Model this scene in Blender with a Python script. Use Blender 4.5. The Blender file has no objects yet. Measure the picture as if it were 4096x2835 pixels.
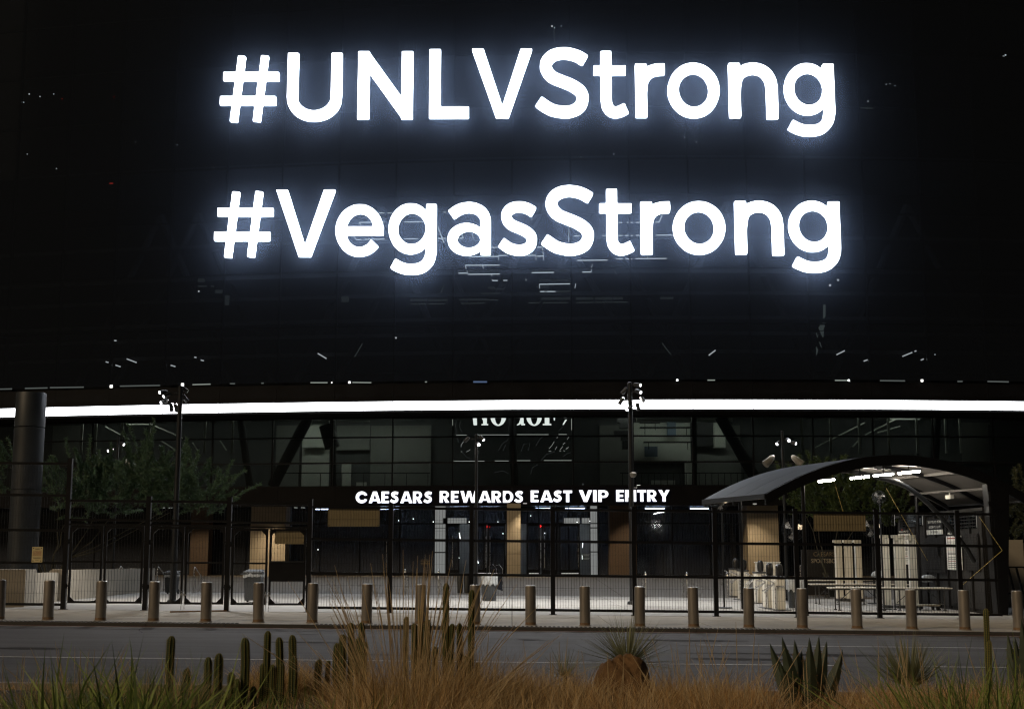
import bpy, math, random
import numpy as np
from mathutils import Vector, Matrix

random.seed(7)
rng = np.random.default_rng(7)
SC = bpy.context.scene
COL = SC.collection
R = math.radians

# ------------------------------------------------------------------ camera
F = 5272.0                       # focal length in photograph pixels (4096 wide)
CX, CY = 2048.0, 1417.5
EYE = 1.7
PITCH = math.atan((2211 - 1417.5) / F)
cd = bpy.data.cameras.new('camera')
cam = bpy.data.objects.new('camera', cd)
COL.objects.link(cam)
cam.location = (0, 0, EYE)
cam.rotation_euler = (math.pi / 2 + PITCH, 0, 0)
cd.sensor_width = 36.0
cd.lens = F / 4096 * 36.0
cd.clip_start = 0.1
cd.clip_end = 2000
cd.dof.use_dof = True
cd.dof.focus_distance = 55
cd.dof.aperture_fstop = 6.3
SC.camera = cam

# ------------------------------------------------------------------ sky, sun, exposure
SUN_EL, SUN_AZ = R(30), R(226)   # weak warm street glow from behind the camera
w = bpy.data.worlds.new('World')
SC.world = w
w.use_nodes = True
nt = w.node_tree
sky = nt.nodes.new('ShaderNodeTexSky')
sky.sky_type = 'NISHITA'
sky.sun_disc = False
sky.sun_elevation = SUN_EL
sky.sun_rotation = SUN_AZ
nt.links.new(sky.outputs[0], nt.nodes['Background'].inputs[0])
nt.nodes['Background'].inputs[1].default_value = 0.0018
sl = bpy.data.lights.new('sun', 'SUN')
sl.energy = 0.98
sl.angle = R(12)
sl.color = (1.0, 0.76, 0.48)
so = bpy.data.objects.new('sun', sl)
COL.objects.link(so)
sd = Vector((math.sin(SUN_AZ) * math.cos(SUN_EL), math.cos(SUN_AZ) * math.cos(SUN_EL), math.sin(SUN_EL)))
so.rotation_euler = sd.to_track_quat('Z', 'Y').to_euler()
so.location = (0, -5, 30)
SC.view_settings.view_transform = 'Standard'
SC.view_settings.look = 'None'
SC.view_settings.exposure = 0
SC.view_settings.gamma = 1
SC.render.engine = 'CYCLES'
SC.cycles.use_denoising = True
SC.cycles.max_bounces = 6
SC.cycles.diffuse_bounces = 2
SC.cycles.glossy_bounces = 3
SC.cycles.transmission_bounces = 4
SC.cycles.transparent_max_bounces = 12
SC.cycles.caustics_reflective = False
SC.cycles.caustics_refractive = False
SC.cycles.sample_clamp_indirect = 4
SC.cycles.use_light_tree = True
SC.cycles.pixel_filter_type = 'BLACKMAN_HARRIS'
SC.cycles.filter_width = 1.25

# ------------------------------------------------------------------ placing helpers
FW = Vector((0, math.cos(PITCH), math.sin(PITCH)))
UPV = Vector((0, -math.sin(PITCH), math.cos(PITCH)))
K = 0.0105                       # the street falls slightly to the right
FLOOR_B = 0.36                   # floor level at the building


def ray(px, py):
    return FW * F + Vector((px - CX, 0, 0)) + UPV * (CY - py)


def at(px, py, Y):
    d = ray(px, py)
    t = Y / d.y
    return Vector((d.x * t, Y, EYE + d.z * t))


def at_x(px, py, X):
    d = ray(px, py)
    t = X / d.x
    return Vector((X, d.y * t, EYE + d.z * t))


def on_ground(px, py, dz=0.0):
    d = ray(px, py)
    t = (dz - EYE) / (d.z + K * d.x)
    return Vector((d.x * t, d.y * t, EYE + d.z * t))


def gz(x, y=0.0):
    s = min(1.0, max(0.0, (y - 54.5) / 18.0))
    return -K * x * (1 - s) + FLOOR_B * s


def Yf(x, off=0.0):
    return 75.0 + (x - 11.0) ** 2 / 370.0 + off


def fac(px, py, off=0.0):
    d = ray(px, py)
    Y = 75.0 + off
    for _ in range(8):
        x = d.x * Y / d.y
        Y = Yf(x, off)
    t = Y / d.y
    return Vector((d.x * t, Y, EYE + d.z * t))


# ------------------------------------------------------------------ materials
MATS = {}


def principled(name, col, rough=0.6, metal=0.0, var=0.0, scale=3.0, bump=0.0, bscale=None, spec=0.5, stretch=(1, 1, 1), trans=0.0):
    m = bpy.data.materials.new(name)
    m.use_nodes = True
    n = m.node_tree
    b = n.nodes['Principled BSDF']
    b.inputs['Base Color'].default_value = (*col, 1)
    b.inputs['Roughness'].default_value = rough
    b.inputs['Metallic'].default_value = metal
    b.inputs['Specular IOR Level'].default_value = spec
    if var or bump:
        g = n.nodes.new('ShaderNodeNewGeometry')
        mp = n.nodes.new('ShaderNodeMapping')
        mp.inputs['Scale'].default_value = stretch
        n.links.new(g.outputs['Position'], mp.inputs['Vector'])
    if var:
        t = n.nodes.new('ShaderNodeTexNoise')
        t.inputs['Scale'].default_value = scale
        t.inputs['Detail'].default_value = 6
        t.inputs['Roughness'].default_value = 0.65
        n.links.new(mp.outputs[0], t.inputs['Vector'])
        r = n.nodes.new('ShaderNodeValToRGB')
        r.color_ramp.elements[0].position = 0.28
        r.color_ramp.elements[1].position = 0.72
        r.color_ramp.elements[0].color = (*[c * (1 - var) for c in col], 1)
        r.color_ramp.elements[1].color = (*[min(1, c * (1 + var)) for c in col], 1)
        n.links.new(t.outputs['Fac'], r.inputs['Fac'])
        n.links.new(r.outputs['Color'], b.inputs['Base Color'])
        mr = n.nodes.new('ShaderNodeMapRange')
        mr.inputs['To Min'].default_value = max(0.05, rough - 0.12)
        mr.inputs['To Max'].default_value = min(1, rough + 0.12)
        n.links.new(t.outputs['Fac'], mr.inputs['Value'])
        n.links.new(mr.outputs[0], b.inputs['Roughness'])
    if bump:
        t2 = n.nodes.new('ShaderNodeTexNoise')
        t2.inputs['Scale'].default_value = bscale or scale * 8
        t2.inputs['Detail'].default_value = 5
        n.links.new(mp.outputs[0], t2.inputs['Vector'])
        bp = n.nodes.new('ShaderNodeBump')
        bp.inputs['Strength'].default_value = bump
        bp.inputs['Distance'].default_value = 0.02
        n.links.new(t2.outputs['Fac'], bp.inputs['Height'])
        n.links.new(bp.outputs[0], b.inputs['Normal'])
    if trans:
        tl = n.nodes.new('ShaderNodeBsdfTranslucent')
        tl.inputs['Color'].default_value = (*col, 1)
        mx = n.nodes.new('ShaderNodeMixShader')
        mx.inputs[0].default_value = trans
        n.links.new(b.outputs[0], mx.inputs[1])
        n.links.new(tl.outputs[0], mx.inputs[2])
        n.links.new(mx.outputs[0], n.nodes['Material Output'].inputs[0])
    MATS[name] = m
    return m


def emitter(name, col, strength):
    m = bpy.data.materials.new(name)
    m.use_nodes = True
    n = m.node_tree
    n.nodes.remove(n.nodes['Principled BSDF'])
    e = n.nodes.new('ShaderNodeEmission')
    e.inputs[0].default_value = (*col, 1)
    e.inputs[1].default_value = strength
    n.links.new(e.outputs[0], n.nodes['Material Output'].inputs[0])
    MATS[name] = m
    return m


def glazing(name, tint, body, clear, rough=0.05, body_rough=0.6, gloss=1.0):
    """pane: partly see-through, dark body, glossy by angle"""
    m = bpy.data.materials.new(name)
    m.use_nodes = True
    n = m.node_tree
    b = n.nodes['Principled BSDF']
    b.inputs['Base Color'].default_value = (*body, 1)
    b.inputs['Roughness'].default_value = body_rough
    tr = n.nodes.new('ShaderNodeBsdfTransparent')
    tr.inputs[0].default_value = (*tint, 1)
    gl = n.nodes.new('ShaderNodeBsdfGlossy')
    gl.inputs['Roughness'].default_value = rough
    gl.inputs['Color'].default_value = (0.8, 0.85, 0.9, 1)
    fr = n.nodes.new('ShaderNodeFresnel')
    fr.inputs[0].default_value = 1.45
    m1 = n.nodes.new('ShaderNodeMixShader')
    m1.inputs[0].default_value = clear
    n.links.new(b.outputs[0], m1.inputs[1])
    n.links.new(tr.outputs[0], m1.inputs[2])
    m2 = n.nodes.new('ShaderNodeMixShader')
    mu = n.nodes.new('ShaderNodeMath')
    mu.operation = 'MULTIPLY'
    mu.inputs[1].default_value = gloss
    n.links.new(fr.outputs[0], mu.inputs[0])
    n.links.new(mu.outputs[0], m2.inputs[0])
    b.inputs['Specular IOR Level'].default_value = 0.1
    n.links.new(m1.outputs[0], m2.inputs[1])
    n.links.new(gl.outputs[0], m2.inputs[2])
    n.links.new(m2.outputs[0], n.nodes['Material Output'].inputs[0])
    MATS[name] = m
    return m


P_ = principled
P_('asphalt', (0.085, 0.083, 0.09), 0.82, var=0.5, scale=1.6, bump=0.35, bscale=60, stretch=(0.12, 1, 1))
P_('asphalt_patch', (0.07, 0.068, 0.074), 0.86, var=0.2, scale=2, bump=0.3, bscale=60)
P_('concrete', (0.50, 0.475, 0.43), 0.85, var=0.16, scale=1.3, bump=0.15, bscale=40)
P_('concrete_b', (0.45, 0.43, 0.39), 0.85, var=0.18, scale=1.7, bump=0.15, bscale=40)
P_('plaza', (0.35, 0.34, 0.32), 0.75, var=0.10, scale=0.8, bump=0.08, bscale=30)
P_('plaza_b', (0.32, 0.31, 0.295), 0.78, var=0.10, scale=0.9, bump=0.08, bscale=30)
P_('apron_shade_brown', (0.11, 0.092, 0.068), 0.7, var=0.15, scale=1.2)  # dark brown on the apron paints the dimness past the floodlight pool
P_('kerb', (0.06, 0.058, 0.056), 0.85, var=0.2, scale=2)
P_('gutter', (0.26, 0.23, 0.21), 0.85, var=0.2, scale=2)
P_('red_paint', (0.35, 0.07, 0.05), 0.7, var=0.35, scale=5)
P_('road_paint', (0.62, 0.62, 0.62), 0.7, var=0.35, scale=7)
P_('soil', (0.07, 0.05, 0.032), 0.95, var=0.35, scale=4, bump=0.8, bscale=20)
P_('planter_concrete', (0.33, 0.295, 0.24), 0.85, var=0.12, scale=2, bump=0.12, bscale=30)
P_('black_steel', (0.007, 0.007, 0.008), 0.33, metal=0.0, var=0.2, scale=4, spec=0.35)
P_('pole_steel', (0.016, 0.018, 0.021), 0.42, var=0.2, scale=3, spec=0.3)
P_('big_column', (0.022, 0.027, 0.033), 0.5, var=0.25, scale=1.3)
P_('bollard_steel', (0.25, 0.225, 0.20), 0.42, metal=0.35, var=0.24, scale=6, stretch=(1, 1, 0.25))
P_('bollard_cap', (0.62, 0.62, 0.62), 0.35, metal=0.5, var=0.1, scale=8)
P_('stainless', (0.6, 0.6, 0.6), 0.28, metal=0.9, var=0.08, scale=6)
P_('dark_wall', (0.010, 0.011, 0.013), 0.55, var=0.25, scale=0.6, spec=0.08)
P_('fascia', (0.008, 0.008, 0.009), 0.5, var=0.3, scale=0.7, spec=0.08)
P_('soffit', (0.022, 0.021, 0.02), 0.7, var=0.25, scale=0.5, spec=0.08)
P_('frame_black', (0.006, 0.006, 0.007), 0.35, spec=0.25)
P_('inner_grey', (0.20, 0.205, 0.19), 0.85, var=0.12, scale=0.9)
P_('inner_dark', (0.085, 0.09, 0.09), 0.85, var=0.2, scale=0.8)
P_('inner_pale', (0.48, 0.49, 0.44), 0.8, var=0.08, scale=0.8)
P_('inner_blue', (0.10, 0.14, 0.19), 0.6)
P_('truss_grey', (0.10, 0.105, 0.115), 0.6, var=0.3, scale=0.8)
P_('truss', (0.006, 0.006, 0.007), 0.6)
P_('stone_column', (0.36, 0.31, 0.23), 0.75, var=0.10, scale=2.5, bump=0.05)
P_('brick_column', (0.11, 0.075, 0.05), 0.8, var=0.3, scale=6, stretch=(1, 1, 6))
P_('tan_board', (0.24, 0.195, 0.11), 0.75, var=0.1, scale=3)
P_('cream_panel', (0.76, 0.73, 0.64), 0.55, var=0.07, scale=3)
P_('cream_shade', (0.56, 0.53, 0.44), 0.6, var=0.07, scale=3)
P_('black_bag', (0.015, 0.014, 0.013), 0.35, var=0.3, scale=9, bump=0.8, bscale=22)
P_('clear_bag', (0.45, 0.47, 0.48), 0.15, var=0.25, scale=12, bump=1.0, bscale=18)
P_('bin_dark', (0.045, 0.05, 0.055), 0.55, var=0.2, scale=5)
P_('table_top', (0.62, 0.58, 0.5), 0.5, var=0.06, scale=5)
P_('table_leg', (0.05, 0.05, 0.05), 0.5)
P_('canopy_sheet', (0.038, 0.048, 0.066), 0.8, var=0.15, scale=0.9, spec=0.15)
P_('canopy_under', (0.085, 0.077, 0.07), 0.75, var=0.12, scale=0.8)
P_('white_paper', (0.75, 0.74, 0.68), 0.8)
P_('aged_paper', (0.62, 0.52, 0.28), 0.8, var=0.06, scale=8)
P_('ink', (0.04, 0.035, 0.03), 0.8)
P_('ink_red', (0.35, 0.04, 0.03), 0.8)
P_('kiosk_black', (0.014, 0.013, 0.012), 0.7, var=0.25, scale=2, spec=0.15)
P_('kiosk_grey', (0.024, 0.023, 0.022), 0.7, var=0.2, scale=2, spec=0.15)
P_('sign_brown', (0.014, 0.012, 0.010), 0.55)
P_('sign_tan', (0.22, 0.17, 0.10), 0.6)
P_('rope', (0.45, 0.36, 0.12), 0.8)
P_('lamp_body', (0.03, 0.032, 0.035), 0.4)
P_('lamp_shade', (0.17, 0.16, 0.135), 0.45, var=0.1, scale=6)
P_('car_paint', (0.008, 0.008, 0.011), 0.35, spec=0.2)
P_('tyre', (0.015, 0.015, 0.015), 0.8)
P_('twig', (0.04, 0.05, 0.03), 0.9)
P_('bark', (0.045, 0.042, 0.026), 0.85, var=0.3, scale=8)
P_('leaf_blue', (0.085, 0.14, 0.07), 0.6, var=0.35, scale=1.2, trans=0.25)
P_('leaf_olive', (0.07, 0.10, 0.025), 0.6, var=0.4, scale=1.5, trans=0.25)
P_('hedge_leaf', (0.06, 0.065, 0.025), 0.6, var=0.4, scale=2, trans=0.2)
P_('cactus', (0.045, 0.062, 0.02), 0.7, var=0.25, scale=10)
P_('cactus_rib', (0.24, 0.21, 0.06), 0.7, var=0.2, scale=16)
P_('dry_grass', (0.66, 0.45, 0.21), 0.8, var=0.32, scale=5, trans=0.12)
P_('pale_straw', (0.78, 0.61, 0.36), 0.8, var=0.2, scale=6, trans=0.12)
P_('umber_grass', (0.25, 0.145, 0.055), 0.85, var=0.3, scale=6, trans=0.2)
P_('deep_green', (0.10, 0.145, 0.035), 0.6, var=0.3, scale=6, trans=0.2)
P_('dry_grass_b', (0.62, 0.37, 0.15), 0.8, var=0.32, scale=5, trans=0.12)
P_('dry_stalk', (0.55, 0.42, 0.25), 0.8, var=0.25, scale=7)
P_('green_blade', (0.27, 0.34, 0.08), 0.6, var=0.4, scale=5, trans=0.25)
P_('grey_blade', (0.27, 0.28, 0.16), 0.6, var=0.3, scale=5, trans=0.2)
P_('agave', (0.05, 0.07, 0.045), 0.55, var=0.3, scale=7)
P_('agave_spine', (0.20, 0.11, 0.05), 0.6)
P_('rock', (0.17, 0.095, 0.042), 0.9, var=0.35, scale=5, bump=0.9, bscale=24)
P_('tar', (0.04, 0.039, 0.041), 0.9, spec=0.05)
P_('oil_stain', (0.058, 0.056, 0.06), 0.9, var=0.3, scale=4, spec=0.05)
P_('rust_stain', (0.20, 0.125, 0.07), 0.6, var=0.5, scale=14)
P_('wood', (0.32, 0.17, 0.07), 0.8)
emitter('led_front', (0.88, 0.93, 1.0), 13)
emitter('halo_glow', (0.80, 0.88, 1.0), 22)  # glow added to letter sides and backs to cast a bloom-like halo
emitter('ribbon', (0.95, 0.97, 1.0), 8)
emitter('sign_white', (0.95, 0.96, 1.0), 1.7)
emitter('sign_edge', (0.25, 0.30, 1.0), 0.5)
emitter('tube', (1.0, 0.92, 0.78), 120)
emitter('strip', (0.92, 0.97, 0.95), 4)
emitter('strip_dim', (0.80, 0.90, 0.80), 0.3)
emitter('strip_faint', (0.8, 0.9, 0.85), 0.10)
emitter('bright_dot', (1, 0.98, 0.92), 3.0)
emitter('dot_red', (1, 0.05, 0.03), 1.6)
emitter('flood', (0.97, 0.98, 1.0), 5)
emitter('flood_hot', (1, 0.95, 0.95), 25)
emitter('lit_pane', (0.85, 0.88, 0.85), 0.22)  # pane emission stands in for lit vestibule walls behind the glass
emitter('lit_pane_hi', (0.9, 0.88, 0.8), 0.4)
emitter('glow_blind', (0.9, 0.87, 0.78), 0.3)  # blinds glow by themselves, standing in for bright window reflections
emitter('room_light', (0.96, 1.0, 0.96), 11)
emitter('lobby_fill_glow', (0.84, 0.91, 1.0), 62)  # glow of the fill strips added inside the lobby
emitter('exit_red', (1, 0.03, 0.03), 2.2)
emitter('etched', (0.8, 0.9, 0.9), 0.022)
emitter('bluish', (0.3, 0.45, 0.8), 0.25)
glazing('screen_mesh', (0.8, 0.85, 0.9), (0.0125, 0.0165, 0.025), 0.40, 0.06, 0.9, gloss=0.0)
glazing('window_glass', (0.80, 0.84, 0.80), (0.01, 0.012, 0.014), 0.86, 0.03)
glazing('door_glass', (0.66, 0.72, 0.84), (0.05, 0.057, 0.075), 0.45, 0.05)


# ------------------------------------------------------------------ mesh helpers
class MB:
    def __init__(self):
        self.v, self.f, self.mi = [], [], []

    def add(self, vs, fs, mi=0):
        o = len(self.v)
        self.v.extend(tuple(p) for p in vs)
        self.f.extend(tuple(i + o for i in f) for f in fs)
        self.mi.extend([mi] * len(fs))
        return self

    def box(self, c, s, rz=0.0, mi=0, bev=0.0):
        x, y, z = s[0] / 2, s[1] / 2, s[2] / 2
        ca, sa = math.cos(rz), math.sin(rz)
        vs = []
        for dx, dy, dz in ((-x, -y, -z), (x, -y, -z), (x, y, -z), (-x, y, -z), (-x, -y, z), (x, -y, z), (x, y, z), (-x, y, z)):
            vs.append((c[0] + dx * ca - dy * sa, c[1] + dx * sa + dy * ca, c[2] + dz))
        return self.add(vs, [(0, 3, 2, 1), (4, 5, 6, 7), (0, 1, 5, 4), (1, 2, 6, 5), (2, 3, 7, 6), (3, 0, 4, 7)], mi)

    def span(self, a, b, w, h=None, mi=0):
        """square bar from a to b"""
        a, b = Vector(a), Vector(b)
        h = h or w
        d = (b - a).normalized()
        up = Vector((0, 0, 1)) if abs(d.z) < 0.95 else Vector((0, 1, 0))
        s = d.cross(up).normalized()
        u = s.cross(d).normalized()
        vs = []
        for p in (a, b):
            for i, j in ((-1, -1), (1, -1), (1, 1), (-1, 1)):
                vs.append(p + s * (i * w / 2) + u * (j * h / 2))
        return self.add(vs, [(3, 2, 1, 0), (4, 5, 6, 7), (0, 1, 5, 4), (1, 2, 6, 5), (2, 3, 7, 6), (3, 0, 4, 7)], mi)

    def tube(self, pts, r, n=8, mi=0, cap=True):
        pts = [Vector(p) for p in pts]
        rs = r if isinstance(r, (list, tuple)) else [r] * len(pts)
        vs, fs = [], []
        s = None
        for i, p in enumerate(pts):
            d = (pts[min(i + 1, len(pts) - 1)] - pts[max(i - 1, 0)]).normalized()
            if s is None:
                up = Vector((0, 0, 1)) if abs(d.z) < 0.9 else Vector((0, 1, 0))
                s = d.cross(up).normalized()
            else:
                s = (s - d * s.dot(d)).normalized()
            u = d.cross(s)
            for k in range(n):
                a = 2 * math.pi * k / n
                vs.append(p + (s * math.cos(a) + u * math.sin(a)) * rs[i])
        for i in range(len(pts) - 1):
            for k in range(n):
                a, b = i * n + k, i * n + (k + 1) % n
                fs.append((a, b, b + n, a + n))
        if cap:
            fs.append(tuple(range(n - 1, -1, -1)))
            fs.append(tuple((len(pts) - 1) * n + k for k in range(n)))
        return self.add(vs, fs, mi)

    def lathe(self, prof, c=(0, 0, 0), n=20, mi=0):
        return self.tube([(c[0], c[1], c[2] + z) for z, r in prof], [max(r, 1e-4) for z, r in prof], n, mi)

    def quad(self, a, b, c, d, mi=0):
        return self.add([a, b, c, d], [(0, 1, 2, 3)], mi)

    def strip(self, pts, off, mi=0):
        """pts: list of (lower, upper) pairs; off: thickness vector"""
        off = Vector(off)
        n = len(pts)
        vs = []
        for a, b in pts:
            vs += [Vector(a), Vector(b), Vector(a) + off, Vector(b) + off]
        fs = []
        for i in range(n - 1):
            o, q = i * 4, i * 4 + 4
            fs += [(o, q, q + 1, o + 1), (o + 2, o + 3, q + 3, q + 2), (o + 1, q + 1, q + 3, o + 3), (o, o + 2, q + 2, q)]
        fs += [(0, 1, 3, 2), ((n - 1) * 4, (n - 1) * 4 + 2, (n - 1) * 4 + 3, (n - 1) * 4 + 1)]
        return self.add(vs, fs, mi)

    def mesh(self, name, mats, smooth=False):
        me = bpy.data.meshes.new(name)
        me.from_pydata(self.v, [], self.f)
        for m in mats if isinstance(mats, (list, tuple)) else [mats]:
            me.materials.append(MATS[m])
        if any(self.mi):
            me.polygons.foreach_set('material_index', self.mi)
        if smooth:
            me.polygons.foreach_set('use_smooth', [True] * len(me.polygons))
            try:
                me.set_sharp_from_angle(angle=R(40))
            except Exception:
                pass
        me.update()
        return me

    def build(self, name, mats, parent=None, smooth=False, **kw):
        return link(name, self.mesh(name, mats, smooth), parent, **kw)


def link(name, data, parent=None, loc=None, rz=None, label=None, cat=None, group=None, kind=None):
    o = bpy.data.objects.new(name, data)
    COL.objects.link(o)
    if parent is not None:
        o.parent = parent
    if loc is not None:
        o.location = loc
    if rz is not None:
        o.rotation_euler = (0, 0, rz)
    tag(o, label, cat, group, kind)
    return o


def tag(o, label=None, cat=None, group=None, kind=None):
    for k, v in (('label', label), ('category', cat), ('group', group), ('kind', kind)):
        if v:
            o[k] = v
    return o


def empty(name, label, cat, loc=(0, 0, 0), rz=0.0, group=None):
    o = link(name, None, None, loc, rz, label, cat, group)
    o.empty_display_size = 0.2
    return o


ORD = ['first', 'second', 'third', 'fourth', 'fifth', 'sixth', 'seventh', 'eighth', 'ninth', 'tenth', 'eleventh', 'twelfth',
       'thirteenth', 'fourteenth', 'fifteenth', 'sixteenth', 'seventeenth', 'eighteenth', 'nineteenth', 'twentieth', 'twenty-first']


def text_mesh(s, size, extrude=0.002, align='CENTER', bold=0.0, shear=0.0):
    c = bpy.data.curves.new('t', 'FONT')
    c.body = s
    c.size = size
    c.extrude = extrude
    c.offset = bold
    c.shear = shear
    c.resolution_u = 3
    c.align_x = align
    c.align_y = 'CENTER'
    o = bpy.data.objects.new('t', c)
    COL.objects.link(o)
    dg = bpy.context.evaluated_depsgraph_get()
    me = bpy.data.meshes.new_from_object(o.evaluated_get(dg))
    bpy.data.objects.remove(o)
    bpy.data.curves.remove(c)
    return me


def text_obj(name, s, size, m, parent, loc, rot=(math.pi / 2, 0, 0), fit=None, **kw):
    me = text_mesh(s, size, **kw)
    me.materials.clear()
    me.materials.append(MATS[m])
    o = link(name, me, parent)
    o.location = loc
    o.rotation_euler = rot
    if fit and me.vertices:
        xs = [v.co.x for v in me.vertices]
        wd = max(xs) - min(xs)
        o.scale = (fit / wd, 1, 1)
    return o


# ------------------------------------------------------------------ glyph outlines (signed distance -> contour -> filled mesh)
def g_poly(pts):
    pts = np.array(pts, float)

    def f(X, Y):
        d = np.full(X.shape, 1e9)
        s = np.ones(X.shape)
        n = len(pts)
        for i in range(n):
            a, b = pts[i], pts[(i + 1) % n]
            e = b - a
            wx, wy = X - a[0], Y - a[1]
            t = np.clip((wx * e[0] + wy * e[1]) / (e @ e), 0, 1)
            d = np.minimum(d, (wx - e[0] * t) ** 2 + (wy - e[1] * t) ** 2)
            c1, c2, c3 = Y >= a[1], Y < b[1], e[0] * wy > e[1] * wx
            flip = (c1 & c2 & c3) | (~c1 & ~c2 & ~c3)
            s = np.where(flip, -s, s)
        return s * np.sqrt(d)
    return f


def g_seg(a, b, wd):
    a, b = np.array(a, float), np.array(b, float)
    d = (b - a) / np.linalg.norm(b - a)
    n = np.array([-d[1], d[0]]) * wd / 2
    return g_poly([a - n, b - n, b + n, a + n])


def g_ell(cx, cy, rx, ry):
    def f(X, Y):
        k = np.sqrt(((X - cx) / rx) ** 2 + ((Y - cy) / ry) ** 2)
        return (k - 1) * min(rx, ry)
    return f


def g_stroke(pts, wd, steps=8):
    P = [np.array(p, float) for p in pts]
    Q = [2 * P[0] - P[1]] + P + [2 * P[-1] - P[-2]]
    out = []
    for i in range(1, len(Q) - 2):
        for k in range(steps):
            t = k / steps
            a, b, c, d = Q[i - 1], Q[i], Q[i + 1], Q[i + 2]
            out.append(0.5 * ((2 * b) + (c - a) * t + (2 * a - 5 * b + 4 * c - d) * t * t + (3 * b - a - 3 * c + d) * t ** 3))
    out.append(P[-1])

    def f(X, Y):
        best = np.full(X.shape, 1e9)
        n = len(out) - 1
        for i in range(n):
            a, b = out[i], out[i + 1]
            e = b - a
            L = math.sqrt(e @ e)
            al = ((X - a[0]) * e[0] + (Y - a[1]) * e[1]) / L
            pe = np.abs(-(X - a[0]) * e[1] + (Y - a[1]) * e[0]) / L
            t = np.clip(al, 0, L)
            dd = np.sqrt(pe ** 2 + (al - t) ** 2) - wd / 2
            best = np.minimum(best, dd)
        for e0, e1 in ((out[1], out[0]), (out[-2], out[-1])):
            e = (e1 - e0) / math.sqrt((e1 - e0) @ (e1 - e0))
            al = (X - e1[0]) * e[0] + (Y - e1[1]) * e[1]
            near = (X - e1[0]) ** 2 + (Y - e1[1]) ** 2 < (wd * 0.8) ** 2
            best = np.where((al > 0) & near, np.maximum(best, al), best)
        return best
    return f


def U(*fs):
    return lambda X, Y: np.minimum.reduce([f(X, Y) for f in fs])


def D(a, *bs):
    return lambda X, Y: np.maximum.reduce([a(X, Y)] + [-b(X, Y) for b in bs])


def g_box(x0, y0, x1, y1):
    return g_poly([(x0, y0), (x1, y0), (x1, y1), (x0, y1)])


S_PTS = [(518, 217), (462, 186), (390, 172), (322, 188), (284, 232), (288, 280), (322, 322), (380, 348), (440, 374), (488, 410), (503, 455),
         (484, 505), (440, 532), (385, 539), (310, 522), (238, 475)]
GLYPH = {   # name: (x0, y0, x1, y1, sdf) drawn with y downwards
    '#': (127, 183, 508, 636, U(g_seg((263, 185), (222, 636), 57), g_seg((411, 183), (368, 632), 57), g_box(143, 295, 508, 360), g_box(127, 457, 492, 524))),
    'U': (551, 168, 914, 628, U(g_box(551, 168, 630, 480), g_box(833, 168, 912, 480),
                               D(g_ell(731.5, 470, 181, 158), g_ell(731.5, 462, 102, 88), g_box(400, 0, 1100, 475)))),
    'N': (1000, 158, 1368, 617, U(g_box(1000, 160, 1084, 615), g_box(1285, 160, 1368, 615),
                                 g_poly([(1000, 160), (1074, 160), (1368, 566), (1368, 615), (1296, 615), (1000, 206)]))),
    'L': (1458, 155, 1725, 608, U(g_box(1458, 155, 1540, 608), g_box(1458, 526, 1725, 608))),
    'V': (1720, 145, 2130, 604, g_poly([(1720, 147), (1806, 147), (1927, 510), (2044, 147), (2130, 147), (1970, 604), (1884, 604)])),
    'S': (222, 133, 542, 577, g_stroke(S_PTS, 78)),
    's': (212, 125, 550, 586, g_stroke(S_PTS, 94)),
    't': (572, 160, 784, 578, U(g_box(615, 160, 690, 470), g_box(572, 250, 778, 315),
                               g_stroke([(652, 430), (653, 470), (662, 510), (690, 537), (726, 538), (774, 517)], 74))),
    'r': (832, 236, 1014, 575, U(g_box(832, 238, 910, 575), g_stroke([(872, 410), (882, 345), (912, 300), (957, 279), (1013, 275)], 78))),
    'o': (1030, 234, 1352, 577, D(g_ell(1191, 405, 161, 172), g_ell(1191, 405, 86, 98))),
    'n': (1408, 236, 1703, 575, U(g_box(1408, 238, 1485, 575), g_stroke([(1447, 420), (1458, 345), (1492, 294), (1555, 274), (1617, 291), (1655, 340), (1665, 410), (1665, 575)], 76))),
    'g': (1748, 234, 2052, 692, U(D(g_ell(1888, 398, 141, 164), g_ell(1895, 398, 81, 94)), g_box(1978, 240, 2052, 540),
                                 g_stroke([(2015, 500), (2014, 550), (1998, 604), (1956, 642), (1897, 653), (1838, 645), (1782, 617)], 74))),
    'e': (862, 1142, 1173, 1490, U(D(g_ell(1017, 1316, 155, 174), g_ell(1019, 1316, 82, 104), g_poly([(1015, 1350), (1290, 1350), (1290, 1520), (1156, 1434), (1100, 1378)])),
                                  g_box(905, 1287, 1172, 1351))),
    'a': (1575, 1130, 1860, 1480, U(D(g_ell(1702, 1372, 127, 107), g_ell(1716, 1374, 66, 50)), g_box(1786, 1235, 1860, 1476),
                                   g_stroke([(1604, 1214), (1655, 1180), (1722, 1167), (1785, 1187), (1818, 1232), (1823, 1300)], 75))),
}
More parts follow.
